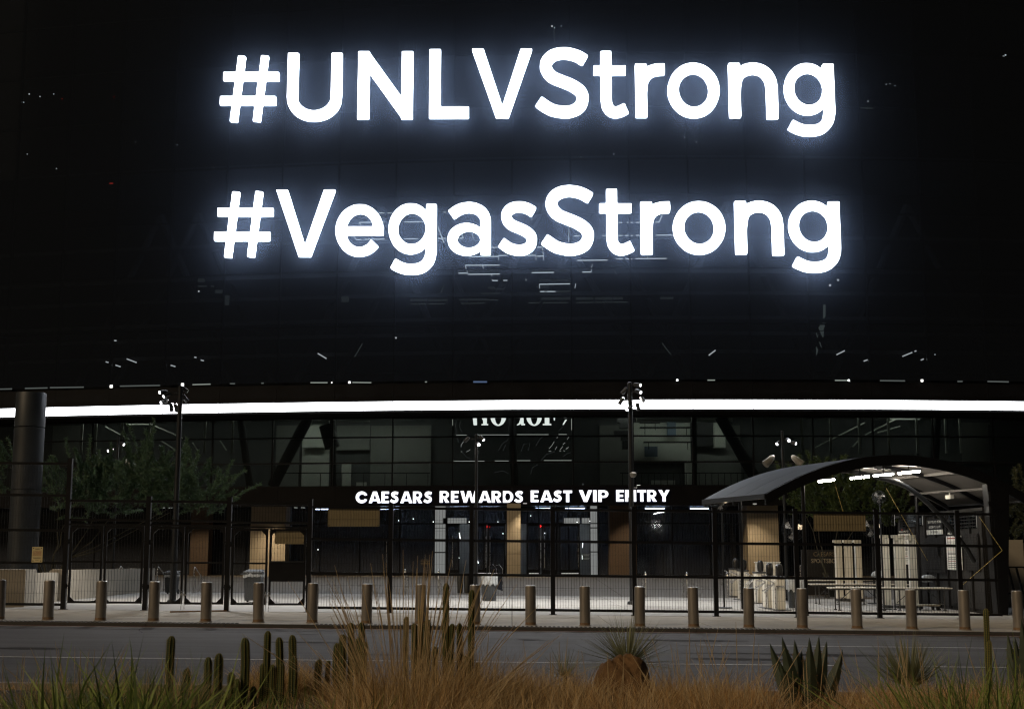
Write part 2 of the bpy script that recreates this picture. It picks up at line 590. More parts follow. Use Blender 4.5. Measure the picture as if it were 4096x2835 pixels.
# heavy block capitals for the entry sign, unit cap height 100, y downwards
CAPS = {
    'C': (0, 0, 99, 100, D(g_ell(52, 50, 52, 51), g_ell(56, 50, 22, 20), g_poly([(56, 50), (120, 26), (120, 74)]))),
    'A': (0, 0, 108, 100, D(g_poly([(36, 0), (72, 0), (108, 100), (74, 100), (69, 84), (39, 84), (34, 100), (0, 100)]), g_poly([(54, 34), (62, 62), (46, 62)]))),
    'E': (0, 0, 68, 100, U(g_box(0, 0, 32, 100), g_box(0, 0, 68, 26), g_box(0, 38, 62, 62), g_box(0, 74, 68, 100))),
    'S': (4, 0, 76, 101, g_stroke([(68, 21), (52, 15), (36, 15), (24, 24), (28, 38), (44, 48), (58, 59), (58, 76), (42, 86), (26, 85), (8, 74)], 29)),
    'R': (0, 0, 84, 100, D(U(g_box(0, 0, 32, 100), g_box(0, 0, 44, 66), g_ell(44, 33, 36, 33), g_poly([(26, 58), (58, 56), (86, 100), (48, 100)])), g_ell(40, 33, 11, 10))),
    'W': (0, 0, 146, 100, g_poly([(0, 0), (34, 0), (45, 52), (58, 0), (88, 0), (101, 52), (112, 0), (146, 0), (118, 100), (88, 100), (73, 48), (58, 100), (28, 100)])),
    'D': (0, 0, 88, 100, D(U(g_box(0, 0, 40, 100), g_ell(40, 50, 48, 50)), U(g_box(31, 25, 42, 75), g_ell(41, 50, 17, 25)), g_box(-50, -10, 0, 110))),
    'T': (0, 0, 76, 100, U(g_box(0, 0, 76, 27), g_box(22, 0, 54, 100))),
    'V': (0, 0, 106, 100, g_poly([(0, 0), (36, 0), (53, 52), (70, 0), (106, 0), (68, 100), (38, 100)])),
    'I': (0, 0, 32, 100, g_box(0, 0, 32, 100)),
    'P': (0, 0, 80, 100, D(U(g_box(0, 0, 32, 100), g_box(0, 0, 44, 68), g_ell(44, 34, 36, 34)), g_ell(40, 34, 11, 10))),
    'N': (0, 0, 96, 100, U(g_box(0, 0, 31, 100), g_box(65, 0, 96, 100), g_poly([(0, 0), (31, 0), (96, 66), (96, 100), (65, 100), (0, 34)]))),
    'Y': (0, 0, 102, 100, U(g_poly([(0, 0), (37, 0), (51, 30), (65, 0), (102, 0), (67, 60), (35, 60)]), g_box(35, 52, 67, 100))),
}


def contours(f, x0, y0, x1, y1, step, level=0.0):
    xs = np.arange(x0 - 9.37 * step, x1 + 9.5 * step, step)
    ys = np.arange(y0 - 9.37 * step, y1 + 9.5 * step, step)
    X, Y = np.meshgrid(xs, ys)
    V = f(X, Y) - level
    V = np.where(np.abs(V) < 1e-6, 1e-6, V)
    nxt = {}

    def cross(i, j, k, l):
        a, b = V[j, i], V[l, k]
        t = a / (a - b)
        return (xs[i] + (xs[k] - xs[i]) * t, ys[j] + (ys[l] - ys[j]) * t)
    ny, nx = V.shape
    ins = V < 0
    for j in range(ny - 1):
        row = ins[j, :-1].astype(int) + ins[j, 1:] + ins[j + 1, :-1] + ins[j + 1, 1:]
        for i in np.nonzero((row > 0) & (row < 4))[0]:
            c = (ins[j, i], ins[j, i + 1], ins[j + 1, i + 1], ins[j + 1, i])
            E = {'b': ('h', i, j), 'r': ('v', i + 1, j), 't': ('h', i, j + 1), 'l': ('v', i, j)}
            code = c[0] * 1 + c[1] * 2 + c[2] * 4 + c[3] * 8
            table = {1: 'lb', 2: 'br', 3: 'lr', 4: 'rt', 6: 'bt', 7: 'lt', 8: 'tl', 9: 'tb', 11: 'tr', 12: 'rl', 13: 'rb', 14: 'bl'}
            if code == 5:
                segs = ['lb', 'rt']
            elif code == 10:
                segs = ['br', 'tl']
            else:
                segs = [table[code]]
            for s in segs:
                nxt[E[s[0]]] = E[s[1]]

    def pos(e):
        if e[0] == 'h':
            return cross(e[1], e[2], e[1] + 1, e[2])
        return cross(e[1], e[2], e[1], e[2] + 1)
    loops = []
    while nxt:
        k0 = next(iter(nxt))
        loop, k = [], k0
        while k in nxt:
            loop.append(pos(k))
            k = nxt.pop(k)
        if len(loop) > 3:
            loops.append(loop)
    out = []
    for lp in loops:                       # drop collinear points
        P = np.array(lp)
        keep, n, tol = [], len(P), step * 0.06
        anchor = 0
        keep.append(0)
        i = 2
        while i <= n:
            a, b = P[anchor], P[i % n]
            e = b - a
            L = np.linalg.norm(e) + 1e-9
            mid = P[anchor + 1:i]
            dist = np.abs((mid[:, 0] - a[0]) * e[1] - (mid[:, 1] - a[1]) * e[0]) / L
            if dist.max() > tol:
                anchor = i - 1
                keep.append(anchor)
            i += 1
        out.append(P[keep])
    return out


def glyph_mesh(g, wd, ht, depth, step, front, side, level=0.0):
    """filled, extruded glyph; origin at lower-left; width along +x, height along +z, front face at -y"""
    from mathutils.geometry import delaunay_2d_cdt
    x0, y0, x1, y1, f = g
    loops = contours(f, x0, y0, x1, y1, step, level)
    pts, edges = [], []
    for lp in loops:
        o = len(pts)
        n = len(lp)
        pts += [Vector(p) for p in lp]
        edges += [(o + i, o + (i + 1) % n) for i in range(n)]
    vo, eo, fo, _, _, _ = delaunay_2d_cdt(pts, edges, [], 0, 1e-5)
    ce = np.array([[sum(vo[i].x for i in t) / len(t), sum(vo[i].y for i in t) / len(t)] for t in fo])
    ins = f(ce[:, 0], ce[:, 1]) - level < 0
    tris = [tuple(t) for t, k_ in zip(fo, ins) if k_]
    cnt = {}
    for t in tris:
        for i in range(len(t)):
            cnt[(t[i], t[(i + 1) % len(t)])] = 1
    rim = [e for e in cnt if (e[1], e[0]) not in cnt]
    n = len(vo)
    W = [((p.x - x0) / (x1 - x0) * wd, (y1 - p.y) / (y1 - y0) * ht) for p in vo]
    m = MB()
    m.add([(a, -depth / 2, b) for a, b in W] + [(a, depth / 2, b) for a, b in W], [])
    m.f = [tuple(reversed(t)) for t in tris] + [tuple(i + n for i in t) for t in tris] + [(a, b, b + n, a + n) for a, b in rim]
    m.mi = [0] * len(tris) + [1] * (len(tris) + len(rim))
    me = m.mesh('letter', [front, side])
    if tris and me.polygons[0].normal.y > 0:
        me.flip_normals()
    return me

# ================================================================== GROUND
KERB = 0.085
Y_KERB = 31.25       # street edge of the pavement
Y_FENCE = 37.8
Y_NEAR = 17.2        # near edge of the road


def sheet(x0, x1, y0, y1, dz, nx=2, ny=2):
    m = MB()
    vs, fs = [], []
    for j in range(ny):
        for i in range(nx):
            x = x0 + (x1 - x0) * i / (nx - 1)
            y = y0 + (y1 - y0) * j / (ny - 1)
            vs.append((x, y, gz(x, y) + dz))
    for j in range(ny - 1):
        for i in range(nx - 1):
            a = j * nx + i
            fs.append((a, a + 1, a + 1 + nx, a + nx))
    return m.add(vs, fs)


sheet(-300, 300, -120, 400, -0.35, 13, 21).build('ground', 'soil', kind='structure')
road = sheet(-70, 70, Y_NEAR, Y_KERB - 0.30, -KERB, 15, 5).build('road', 'asphalt', kind='structure')
sheet(-70, -0.75, 30.2, 30.94, -KERB + 0.006, 9, 2).build('asphalt_patch', 'asphalt_patch', road)
# painted lines
l1 = on_ground(200, 2628, -KERB).y
l2 = on_ground(3300, 2584, -KERB).y
sheet(-40, 5.4, l1 - 0.06, l1 + 0.06, -KERB + 0.006, 15, 2).build('lane_line', 'road_paint', road)
sheet(6.2, 40, l1 - 0.06, l1 + 0.06, -KERB + 0.006, 15, 2).build('lane_line', 'road_paint', road)
sheet(3.75, 40, l2 - 0.06, l2 + 0.06, -KERB + 0.006, 12, 2).build('lane_line', 'road_paint', road)
random.seed(17)
for q in range(7):                     # tar-sealed cracks
    x, y = random.uniform(-9, 9), random.uniform(19.5, 30)
    a = random.choice((0.05, 1.3, 2.9, 0.3)) + random.uniform(-0.2, 0.2)
    pts = []
    for i in range(14):
        pts.append((x, y))
        a += random.uniform(-0.35, 0.35)
        x += 0.28 * math.cos(a)
        y = min(30.5, max(18.5, y + 0.28 * math.sin(a)))
    cm = MB()
    vs = []
    for (x_, y_) in pts:
        w_ = random.uniform(0.008, 0.022)
        vs += [(x_ - w_ * 0.5, y_ - w_, gz(x_) - KERB + 0.0045), (x_ + w_ * 0.5, y_ + w_, gz(x_) - KERB + 0.0045)]
    cm.add(vs, [(2 * i, 2 * i + 2, 2 * i + 3, 2 * i + 1) for i in range(len(pts) - 1)]).build('sealed_crack', 'tar', road)
for q in range(9):                     # oil and tyre stains
    x, y = random.uniform(-10, 10), random.uniform(22, 29.5)
    rx, ry = random.uniform(0.25, 1.6), random.uniform(0.10, 0.3)
    n = 18
    rr = [random.uniform(0.7, 1.15) for i in range(n)]
    sm = MB()
    sm.add([(x + rx * rr[i] * math.cos(2 * math.pi * i / n), y + ry * rr[i] * math.sin(2 * math.pi * i / n), gz(x + rx * rr[i] * math.cos(2 * math.pi * i / n)) - KERB + 0.003) for i in range(n)], [tuple(range(n))]).build('oil_stain', 'oil_stain', road)
# gutter, kerb
gutter = sheet(-70, 70, Y_KERB - 0.30, Y_KERB - 0.02, -KERB + 0.008, 15, 2).build('gutter', 'gutter', kind='structure')
sheet(-70, 70, Y_KERB - 0.085, Y_KERB - 0.025, -KERB + 0.013, 15, 2).build('painted_stripe', 'red_paint', gutter)
kerb = link('kerb', None, kind='structure')
x = -36.0
while x < 36:
    m = MB()
    L = 1.82
    cz = gz(x + L / 2)
    for i in range(2):
        pass
    a, b = x, x + L
    vs = [(a, Y_KERB, gz(a) - 0.4), (b, Y_KERB, gz(b) - 0.4), (b, Y_KERB + 0.17, gz(b) - 0.4), (a, Y_KERB + 0.17, gz(a) - 0.4),
          (a, Y_KERB + 0.02, gz(a) + 0.004), (b, Y_KERB + 0.02, gz(b) + 0.004), (b, Y_KERB + 0.17, gz(b) + 0.004), (a, Y_KERB + 0.17, gz(a) + 0.004)]
    m.add(vs, [(0, 3, 2, 1), (4, 5, 6, 7), (0, 1, 5, 4), (1, 2, 6, 5), (2, 3, 7, 6), (3, 0, 4, 7)])
    m.build('kerb_stone', 'kerb', kerb)
    x += L + 0.012
# ribbed grip strip let into the pavement edge
gs = MB()
x = -24.0
while x < 24:
    if not (-6.4 < x < -4.6 or 7.0 < x < 24):
        gs.box((x, Y_KERB + 0.30, gz(x) + 0.004), (0.055, 0.22, 0.016))
    x += 0.105
gs.build('ribbed_strip', 'kerb', kerb, kind='stuff')


def slabs(parent, name, xs, ys, th, mats, gap=0.014, dzf=lambda: 0.0):
    for j in range(len(ys) - 1):
        for i in range(len(xs) - 1):
            x0, x1, y0, y1 = xs[i] + gap / 2, xs[i + 1] - gap / 2, ys[j] + gap / 2, ys[j + 1] - gap / 2
            d = dzf()
            m = MB()
            top = [(x0, y0), (x1, y0), (x1, y1), (x0, y1)]
            e = 0.012
            vs = [(p[0], p[1], gz(*p) - th) for p in top] + [(p[0], p[1], gz(*p) + d - e) for p in top]
            cx_, cy_ = (x0 + x1) / 2, (y0 + y1) / 2
            inn = [(p[0] + e * (1 if p[0] < cx_ else -1), p[1] + e * (1 if p[1] < cy_ else -1)) for p in top]
            vs += [(q[0], q[1], gz(*p) + d) for p, q in zip(top, inn)]
            fs = [(0, 3, 2, 1), (8, 9, 10, 11)]
            for k in range(4):
                n = (k + 1) % 4
                fs += [(k, n, n + 4, k + 4), (k + 4, n + 4, n + 8, k + 8)]
            m.add(vs, fs).build(name, random.choice(mats), parent)


sheet(-80, 80, Y_KERB + 0.16, 100, -0.05, 17, 40).build('paving_bed', 'kerb', kind='structure')
walk = link('sidewalk', None, kind='structure')
slabs(walk, 'paving_slab', [-36 + 2.4 * i for i in range(31)], [Y_KERB + 0.18, 33.2, 35.6, 37.55], 0.04, ['concrete', 'concrete_b'], dzf=lambda: random.uniform(-0.003, 0.003))
plaza = link('plaza', None, kind='structure')
slabs(plaza, 'paving_slab', [-36 + 3.6 * i for i in range(22)], [37.57, 41.2, 44.8, 48.4, 51.5, 54.4], 0.04, ['plaza', 'plaza_b'], dzf=lambda: random.uniform(-0.003, 0.003))
apron = link('entrance_apron', None, kind='structure')  # floor continues from the plaza; its dimness is put into the slab colour
slabs(apron, 'paving_slab', [-45 + 4.5 * i for i in range(22)], [54.42, 59, 63.5, 68, 72.5, 77, 82, 90], 0.05, ['apron_shade_brown'], dzf=lambda: random.uniform(-0.003, 0.003))
bed = MB()
nx, ny = 90, 30
vs, fs = [], []
for j in range(ny):
    for i in range(nx):
        x = -16 + 32 * i / (nx - 1)
        y = 1.5 + (Y_NEAR - 1.7) * j / (ny - 1)
        e = min(1, (ny - 1 - j) / 3)
        vs.append((x, y, gz(x) - KERB + (0.10 + 0.05 * math.sin(x * 1.3 + y) + 0.04 * math.sin(x * 3.1 - 2 * y)) * e + random.uniform(-.012, .012)))
for j in range(ny - 1):
    for i in range(nx - 1):
        a = j * nx + i
        fs.append((a, a + 1, a + 1 + nx, a + nx))
bed.add(vs, fs).build('planting_bed', 'soil', smooth=True, kind='structure')
nk = MB()
sheetpts = [(-40, gz(-40)), (40, gz(40))]
nk.add([(-40, Y_NEAR - 0.2, gz(-40) - 0.3), (40, Y_NEAR - 0.2, gz(40) - 0.3), (40, Y_NEAR, gz(40) - 0.3), (-40, Y_NEAR, gz(-40) - 0.3),
        (-40, Y_NEAR - 0.2, gz(-40) + 0.02), (40, Y_NEAR - 0.2, gz(40) + 0.02), (40, Y_NEAR - 0.01, gz(40) + 0.02), (-40, Y_NEAR - 0.01, gz(-40) + 0.02)],
       [(0, 3, 2, 1), (4, 5, 6, 7), (0, 1, 5, 4), (1, 2, 6, 5), (2, 3, 7, 6), (3, 0, 4, 7)])
nk.build('near_kerb', 'gutter', kind='structure')

# ================================================================== STADIUM
stad = empty('stadium', 'dark curved glass stadium front filling the whole background', 'stadium', (11, 75, 0))
inv = Matrix.Translation((-11, -75, 0))


def sbuild(mb, name, m, parent=stad, smooth=False, **kw):
    mb.v = [(p[0] - 11, p[1] - 75, p[2]) for p in mb.v]
    return mb.build(name, m, parent, smooth, **kw)


def zf(py, off=0.0, px=2950):
    return fac(px, py, off).z


def band(x0, x1, z0, z1, off, th=0.12, n=None, off1=None):
    """a curved wall strip; off1: depth offset at its upper edge"""
    n = n or max(2, int(abs(x1 - x0) / 2.5) + 1)
    m = MB()
    pts = []
    for i in range(n):
        x = x0 + (x1 - x0) * i / (n - 1)
        pts.append(((x, Yf(x, off), z0), (x, Yf(x, off1 if off1 is not None else off), z1)))
    return m.strip(pts, (0, th, 0))


PITCHX = 3.45
X0, X1 = -45.0, 45.0
XS = [-44.85 + PITCHX * i for i in range(27)]
z_rib0, z_rib1 = zf(1634), zf(1599)
z_slot0, z_slot1 = zf(1526), zf(1517)
z_gl1 = zf(1668, 2.2, 2048)
z_gl0 = zf(1943, 2.2, 2048)
z_sg1, z_sg0 = zf(1945, 1.2, 2048), zf(2021, 1.2, 2048)
# LED ribbon, one lit panel per bay, dark carrier behind
rib = empty('light_ribbon', 'long unbroken white light band running across the stadium front', 'light band', (11, 75, z_rib0))
for i in range(len(XS) - 1):
    m = band(XS[i] + 0.018, XS[i + 1] - 0.018, z_rib0, z_rib1, -0.06, 0.05, 2)
    m.v = [(p[0] - 11, p[1] - 75, p[2] - z_rib0) for p in m.v]
    m.build('light_panel', 'ribbon', rib)
for i in range(len(XS) - 1):
    sbuild(band(XS[i] + 0.006, XS[i + 1] - 0.006, z_rib0 - 0.13, z_rib1 + 0.09, 0.0, 0.3, 2), 'ribbon_housing', 'fascia')
    sbuild(band(XS[i] + 0.006, XS[i + 1] - 0.006, z_rib1 + 0.10, z_slot0, 0.12, 0.3, 2), 'fascia_panel', 'fascia')
    # soffit sloping back to the glass line
    m = MB()
    a, b = XS[i] + 0.006, XS[i + 1] - 0.006
    m.strip([((a, Yf(a, 0.05), z_rib0 - 0.14), (b, Yf(b, 0.05), z_rib0 - 0.14)), ((a, Yf(a, 2.35), z_gl1 + 0.05), (b, Yf(b, 2.35), z_gl1 + 0.05))], (0, 0, 0.1))
    sbuild(m, 'soffit_panel', 'soffit')
    sbuild(band(a, b, z_sg0, z_sg1, 1.2, 0.4, 2), 'sign_fascia', 'fascia')
# dark recess behind the slot
sbuild(band(X0, X1, z_slot0 - 0.1, z_slot1 + 0.2, 0.8, 0.1), 'slot_back', 'truss')
# upper screen: panes of dark LED mesh
ZS = [z_slot1]
while ZS[-1] < 46:
    ZS.append(ZS[-1] + 3.3)
for j in range(len(ZS) - 1):
    for i in range(1, len(XS) - 1):
        if XS[i] > 40 or XS[i + 1] < -40:
            continue
        sbuild(band(XS[i] + 0.004, XS[i + 1] - 0.004, ZS[j] + 0.004, ZS[j + 1] - 0.004, 0.0, 0.03, 2), 'screen_pane', 'screen_mesh')
for i in range(1, len(XS)):
    m = MB()
    m.box((XS[i], Yf(XS[i], 0.32), (ZS[0] + ZS[-1]) / 2), (0.10, 0.25, ZS[-1] - ZS[0]))
    sbuild(m, 'mullion', 'frame_black')
for j in range(1, len(ZS) - 1):
    sbuild(band(X0 + 3, X1 - 3, ZS[j] - 0.05, ZS[j] + 0.05, 0.25, 0.15), 'transom', 'frame_black')
# hollow behind the screen: back wall, floor slabs, leaning trusses
sbuild(band(X0, X1, z_gl1 + 0.3, 48, 9.0, 0.3), 'back_wall', 'dark_wall')
for py in (690, 1000, 1130, 1215, 1310, 1370, 1440):
    z = zf(py, 4)
    m = MB()
    pts = [((x, Yf(x, 1.2), z), (x, Yf(x, 8.9), z)) for x in np.linspace(X0, X1, 30)]
    m.strip(pts, (0, 0, 0.22))
    sbuild(m, 'floor_slab', 'truss_grey')
for k, (xa, xb) in enumerate([(-24.5, -19.5), (-14.5, -19.5), (-10.5, -5.5), (-0.8, -5.5), (-0.8, 5), (10.5, 5), (-27, -22), (-17, -22), (-13, -8), (-3.5, -8), (-3.5, 2), (8, 2), (8, 13), (18, 13), (19, 24), (29, 24)]):
    m = MB()
    m.tube([(xa, Yf(xa, 2.4), z_slot1 + 0.4), (xb, Yf(xb, 2.4), z_slot1 + 11)], 0.22, 8)
    sbuild(m, 'truss_member', 'truss_grey', smooth=True)
# ------------------------------------------------ light strips glimpsed behind the screen
def fstrip(p, q, wd=5, m='strip', off=0.9, name='light_strip'):
    a, b = fac(p[0], p[1], off), fac(q[0], q[1], off)
    mb = MB()
    s = wd / F * 76
    mb.span(a, b, 0.03, s)
    if abs(p[0] - q[0]) < 1e-3 and abs(p[1] - q[1]) < 1e-3:
        mb = MB()
        mb.box(a, (s, 0.03, s))
    sbuild(mb, name, m)


def z5(x, y):            # zoom window 1366..2732 / 800..1700
    return (1366 + x * 0.5924, 800 + y * 0.5924)


def z4(x, y):
    return (x * 0.5924, 800 + y * 0.5924)


def z6(x, y):
    return (2732 + x * 0.5915, 800 + y * 0.5915)


for a, b, c, d in [(250, 88, 290, 88), (312, 88, 345, 88), (120, 152, 290, 150), (120, 152, 132, 170), (425, 149, 555, 148), (85, 247, 100, 268), (100, 268, 135, 267), (155, 266, 292, 264),
                   (195, 268, 210, 294), (425, 263, 518, 261), (650, 180, 692, 290), (650, 260, 705, 259), (740, 259, 822, 258), (822, 258, 812, 232), (882, 226, 892, 262), (688, 83, 706, 83),
                   (1012, 321, 1090, 320), (1320, 319, 1356, 318), (1356, 318, 1358, 340), (1360, 348, 1366, 408), (860, 384, 1055, 381), (1058, 376, 1120, 374), (1058, 376, 1062, 408), (1232, 376, 1312, 373),
                   (1312, 373, 1314, 406), (1320, 380, 1362, 379), (835, 441, 1068, 440), (835, 441, 854, 501), (854, 502, 1070, 500), (790, 494, 846, 494), (952, 443, 962, 472), (1284, 491, 1435, 489),
                   (1625, 487, 1686, 486), (1686, 486, 1693, 433), (1012, 500, 1016, 514), (1016, 536, 1018, 544), (1018, 544, 1056, 544), (1092, 543, 1120, 543), (1246, 534, 1246, 544),
                   (1336, 569, 1548, 566), (1336, 569, 1338, 598), (1582, 564, 1576, 595), (1590, 408, 1796, 406), (1985, 396, 2194, 395), (1855, 398, 1898, 398), (1918, 398, 1964, 398), (2066, 374, 2066, 395),
                   (1568, 243, 1608, 243), (1758, 241, 1820, 241), (1835, 241, 1898, 240), (1915, 240, 1968, 240), (1988, 239, 2052, 239), (2125, 238, 2240, 237), (1988, 152, 2050, 151), (2118, 150, 2145, 150),
                   (2145, 150, 2166, 98), (1868, 153, 1896, 153), (1926, 152, 1966, 152), (1536, 180, 1534, 284), (1284, 108, 1286, 134), (1340, 618, 1445, 618)]:
    fstrip(z5(a, b), z5(c, d), 3.4)
for a, b, c, d in [(465, 703, 575, 702), (590, 702, 700, 700), (803, 699, 968, 696), (1262, 694, 1340, 693), (1370, 618, 1548, 616), (1358, 693, 1528, 692), (1584, 692, 1700, 691), (1712, 691, 1828, 690), (1836, 690, 1932, 690),
                   (690, 580, 668, 632), (1818, 437, 1860, 506), (320, 380, 320, 520), (88, 1060, 142, 968), (2164, 965, 2226, 1046), (985, 675, 1055, 676)]:
    fstrip(z5(a, b), z5(c, d), 2.4, 'strip_dim')
for x0, y0, x1, y1 in [(465, 668, 576, 684), (586, 668, 606, 684), (610, 668, 716, 684), (794, 666, 985, 680), (1350, 656, 1548, 674), (1584, 656, 1700, 674), (1710, 656, 1828, 674), (1834, 655, 1900, 672),
                       (2152, 655, 2240, 670), (945, 625, 1068, 636), (1336, 535, 1548, 548), (988, 586, 1036, 596), (1004, 598, 1100, 606), (1320, 580, 1400, 592), (1288, 462, 1548, 484), (788, 462, 1068, 486), (0, 650, 50, 690)]:
    p, q = z5(x0, y0), z5(x1, y1)
    fstrip((p[0], (p[1] + q[1]) / 2), (q[0], (p[1] + q[1]) / 2), q[1] - p[1], 'strip_faint', name='lit_opening')
for fn, lst in ((z4, [(856, 1072, 922, 1097), (780, 1114, 814, 1125), (714, 1092, 732, 1096), (1312, 1060, 1326, 1063), (1356, 1080, 1376, 1085), (1153, 1115, 1184, 1124), (2146, 1035, 2204, 1070), (772, 948, 786, 950)]),
                (z6, [(174, 1050, 220, 1015), (1038, 1046, 1094, 1018), (1222, 1089, 1248, 1080), (1484, 1057, 1550, 1030), (1566, 1023, 1578, 1019), (1608, 1082, 1628, 1074), (1044, 543, 1056, 542), (988, 577, 1002, 576)])):
    for a, b, c, d in lst:
        fstrip(fn(a, b), fn(c, d), 4.6, 'bright_dot', 0.7)
for poly in ([(948, 708), (965, 708), (964, 782), (956, 800), (948, 800)], [(940, 828), (965, 828), (958, 855), (950, 880), (924, 880), (916, 862)],
             [(926, 886), (953, 886), (950, 926), (944, 926)], [(900, 898), (904, 898), (914, 930), (908, 928)], [(900, 988), (914, 1010), (914, 1020), (902, 1054)], [(920, 958), (928, 962), (940, 998), (934, 992)]):
    m = MB()
    pts = [fac(*z6(*p), 0.9) for p in poly]
    m.add(pts + [p + Vector((0, 0.05, 0)) for p in pts], [tuple(range(len(pts))), tuple(range(2 * len(pts) - 1, len(pts) - 1, -1))] +
          [(i, i + len(pts), (i + 1) % len(pts) + len(pts), (i + 1) % len(pts)) for i in range(len(pts))])
    sbuild(m, 'lit_opening', 'strip_dim')
for x0, y0, x1, y1 in [(1336, 530, 1382, 554), (1336, 577, 1394, 587), (1424, 577, 1444, 588), (1454, 606, 1502, 630), (1520, 640, 1548, 713)]:
    p, q = z4(x0, y0), z4(x1, y1)
    fstrip((p[0], (p[1] + q[1]) / 2), (q[0], (p[1] + q[1]) / 2), q[1] - p[1], 'strip_faint', name='lit_opening')
for px, py, wd, m in [(117, 377, 5, 'bright_dot'), (160, 387, 4, 'bright_dot'), (215, 377, 3, 'strip'), (249, 396, 3.5, 'dot_red'), (95, 410, 3, 'strip'), (455, 388, 3.5, 'dot_red'), (109, 617, 3, 'bright_dot'), (226, 675, 4, 'bright_dot'),
                      (709, 580, 2.5, 'strip'), (827, 724, 2.5, 'strip'), (853, 670, 2, 'strip'), (2208, 106, 7, 'bright_dot'), (2218, 112, 4, 'strip'), (2245, 105, 3, 'strip'), (1553, 279, 4, 'strip'), (1562, 300, 3, 'strip'),
                      (2738, 550, 3.5, 'strip'), (2785, 569, 3, 'strip'), (2455, 617, 3.5, 'strip'), (2323, 629, 3, 'strip'), (3213, 678, 5, 'bright_dot'), (1958, 551, 3, 'strip'), (1690, 547, 3, 'strip'), (1627, 768, 3.5, 'bright_dot'),
                      (1854, 770, 3.5, 'bright_dot'), (3472, 406, 4, 'bright_dot'), (4015, 228, 8, 'bright_dot'), (4022, 221, 5, 'strip'), (3545, 338, 2.5, 'strip'), (3560, 336, 2.5, 'strip'), (3580, 344, 2.5, 'strip'), (1584, 1351, 6, 'bright_dot'),
                      (795, 1165, 6, 'bright_dot'), (3740, 1418, 3, 'strip'), (3352, 1120, 7, 'bright_dot'), (3320, 1141, 8, 'bright_dot'), (542, 569, 2, 'strip'), (2648, 723, 2.5, 'dot_red')]:
    fstrip((px, py), (px, py), wd, m, 0.5, 'glint_dot')  # glowing dots painted in for small reflections in the glass
fstrip((438, 734), (452, 734), 4, 'dot_red', 0.5, 'glint_dot')
fstrip((3442, 433), (3492, 434), 2.5, 'strip_dim', 0.5)
fstrip((2216, 120), (2217, 165), 2.5, 'strip_dim', 0.5)
fstrip((2872, 630), (2872, 655), 4, 'strip_faint', 0.5)
# slot under the screen
for px, py, wd, m in [(445, 1545, 11, 'bright_dot'), (730, 1538, 11, 'bright_dot'), (1398, 1529, 8, 'bright_dot'), (1327, 1530, 4, 'bright_dot'), (2709, 1520, 7, 'strip'), (3395, 1521, 7, 'strip'), (3688, 1522, 9, 'bright_dot')]:
    fstrip((px, py), (px, py), wd, m, 0.0, 'slot_lamp')
for a, b, y0, y1 in [(1242, 1310, 1530, 1530), (1410, 1485, 1529, 1530), (1700, 1708, 1527, 1527), (770, 842, 1538, 1536), (2830, 2860, 1520, 1520), (3340, 3390, 1521, 1521)]:
    fstrip((a, y0), (b, y1), 4, 'strip_dim', 0.0)
for a, b, y0, y1 in [(100, 190, 1553, 1551), (0, 48, 1556, 1555), (200, 335, 1550, 1548), (480, 640, 1544, 1541), (920, 940, 1534, 1534), (1045, 1055, 1532, 1532), (3520, 3620, 1522, 1523), (3830, 3850, 1525, 1525), (3950, 4035, 1525, 1527)]:
    fstrip((a, y0), (b, y1), 5, 'strip_faint', 0.0)
fstrip((1893, 1527), (1948, 1527), 6, 'bluish', 0.0)

# ------------------------------------------------ glazed storey under the ribbon
OFG = 2.2
gcols = [1330 + 240.5 * i for i in range(-6, 13)]
gxs = [fac(p, 1800, OFG).x for p in gcols]
zr = [z_gl0, zf(1848, OFG, 2048), zf(1745, OFG, 2048), z_gl1]
for i in range(len(gxs) - 1):
    for j in range(3):
        sbuild(band(gxs[i] + 0.05, gxs[i + 1] - 0.05, zr[j] + 0.05, zr[j + 1] - 0.05, OFG, 0.025, 2), 'window_pane', 'window_glass')
for gx in gxs:
    m = MB()
    m.box((gx, Yf(gx, OFG + 0.05), (z_gl0 + z_gl1) / 2), (0.09, 0.18, z_gl1 - z_gl0))
    sbuild(m, 'mullion', 'frame_black')
for z in zr:
    sbuild(band(gxs[0], gxs[-1], z - 0.045, z + 0.045, OFG - 0.05, 0.14), 'transom', 'frame_black')
# interior of that storey
OFB = 8.0


def irect(x0, y0, x1, y1, m, off=OFB, th=0.06, name='interior_wall'):
    a, b = fac(x0, y1, off), fac(x1, y0, off)
    mb = MB()
    mb.strip([((a.x, a.y, a.z), (a.x, a.y, b.z)), ((b.x, b.y, a.z), (b.x, b.y, b.z))], (0, th, 0))
    return sbuild(mb, name, m)


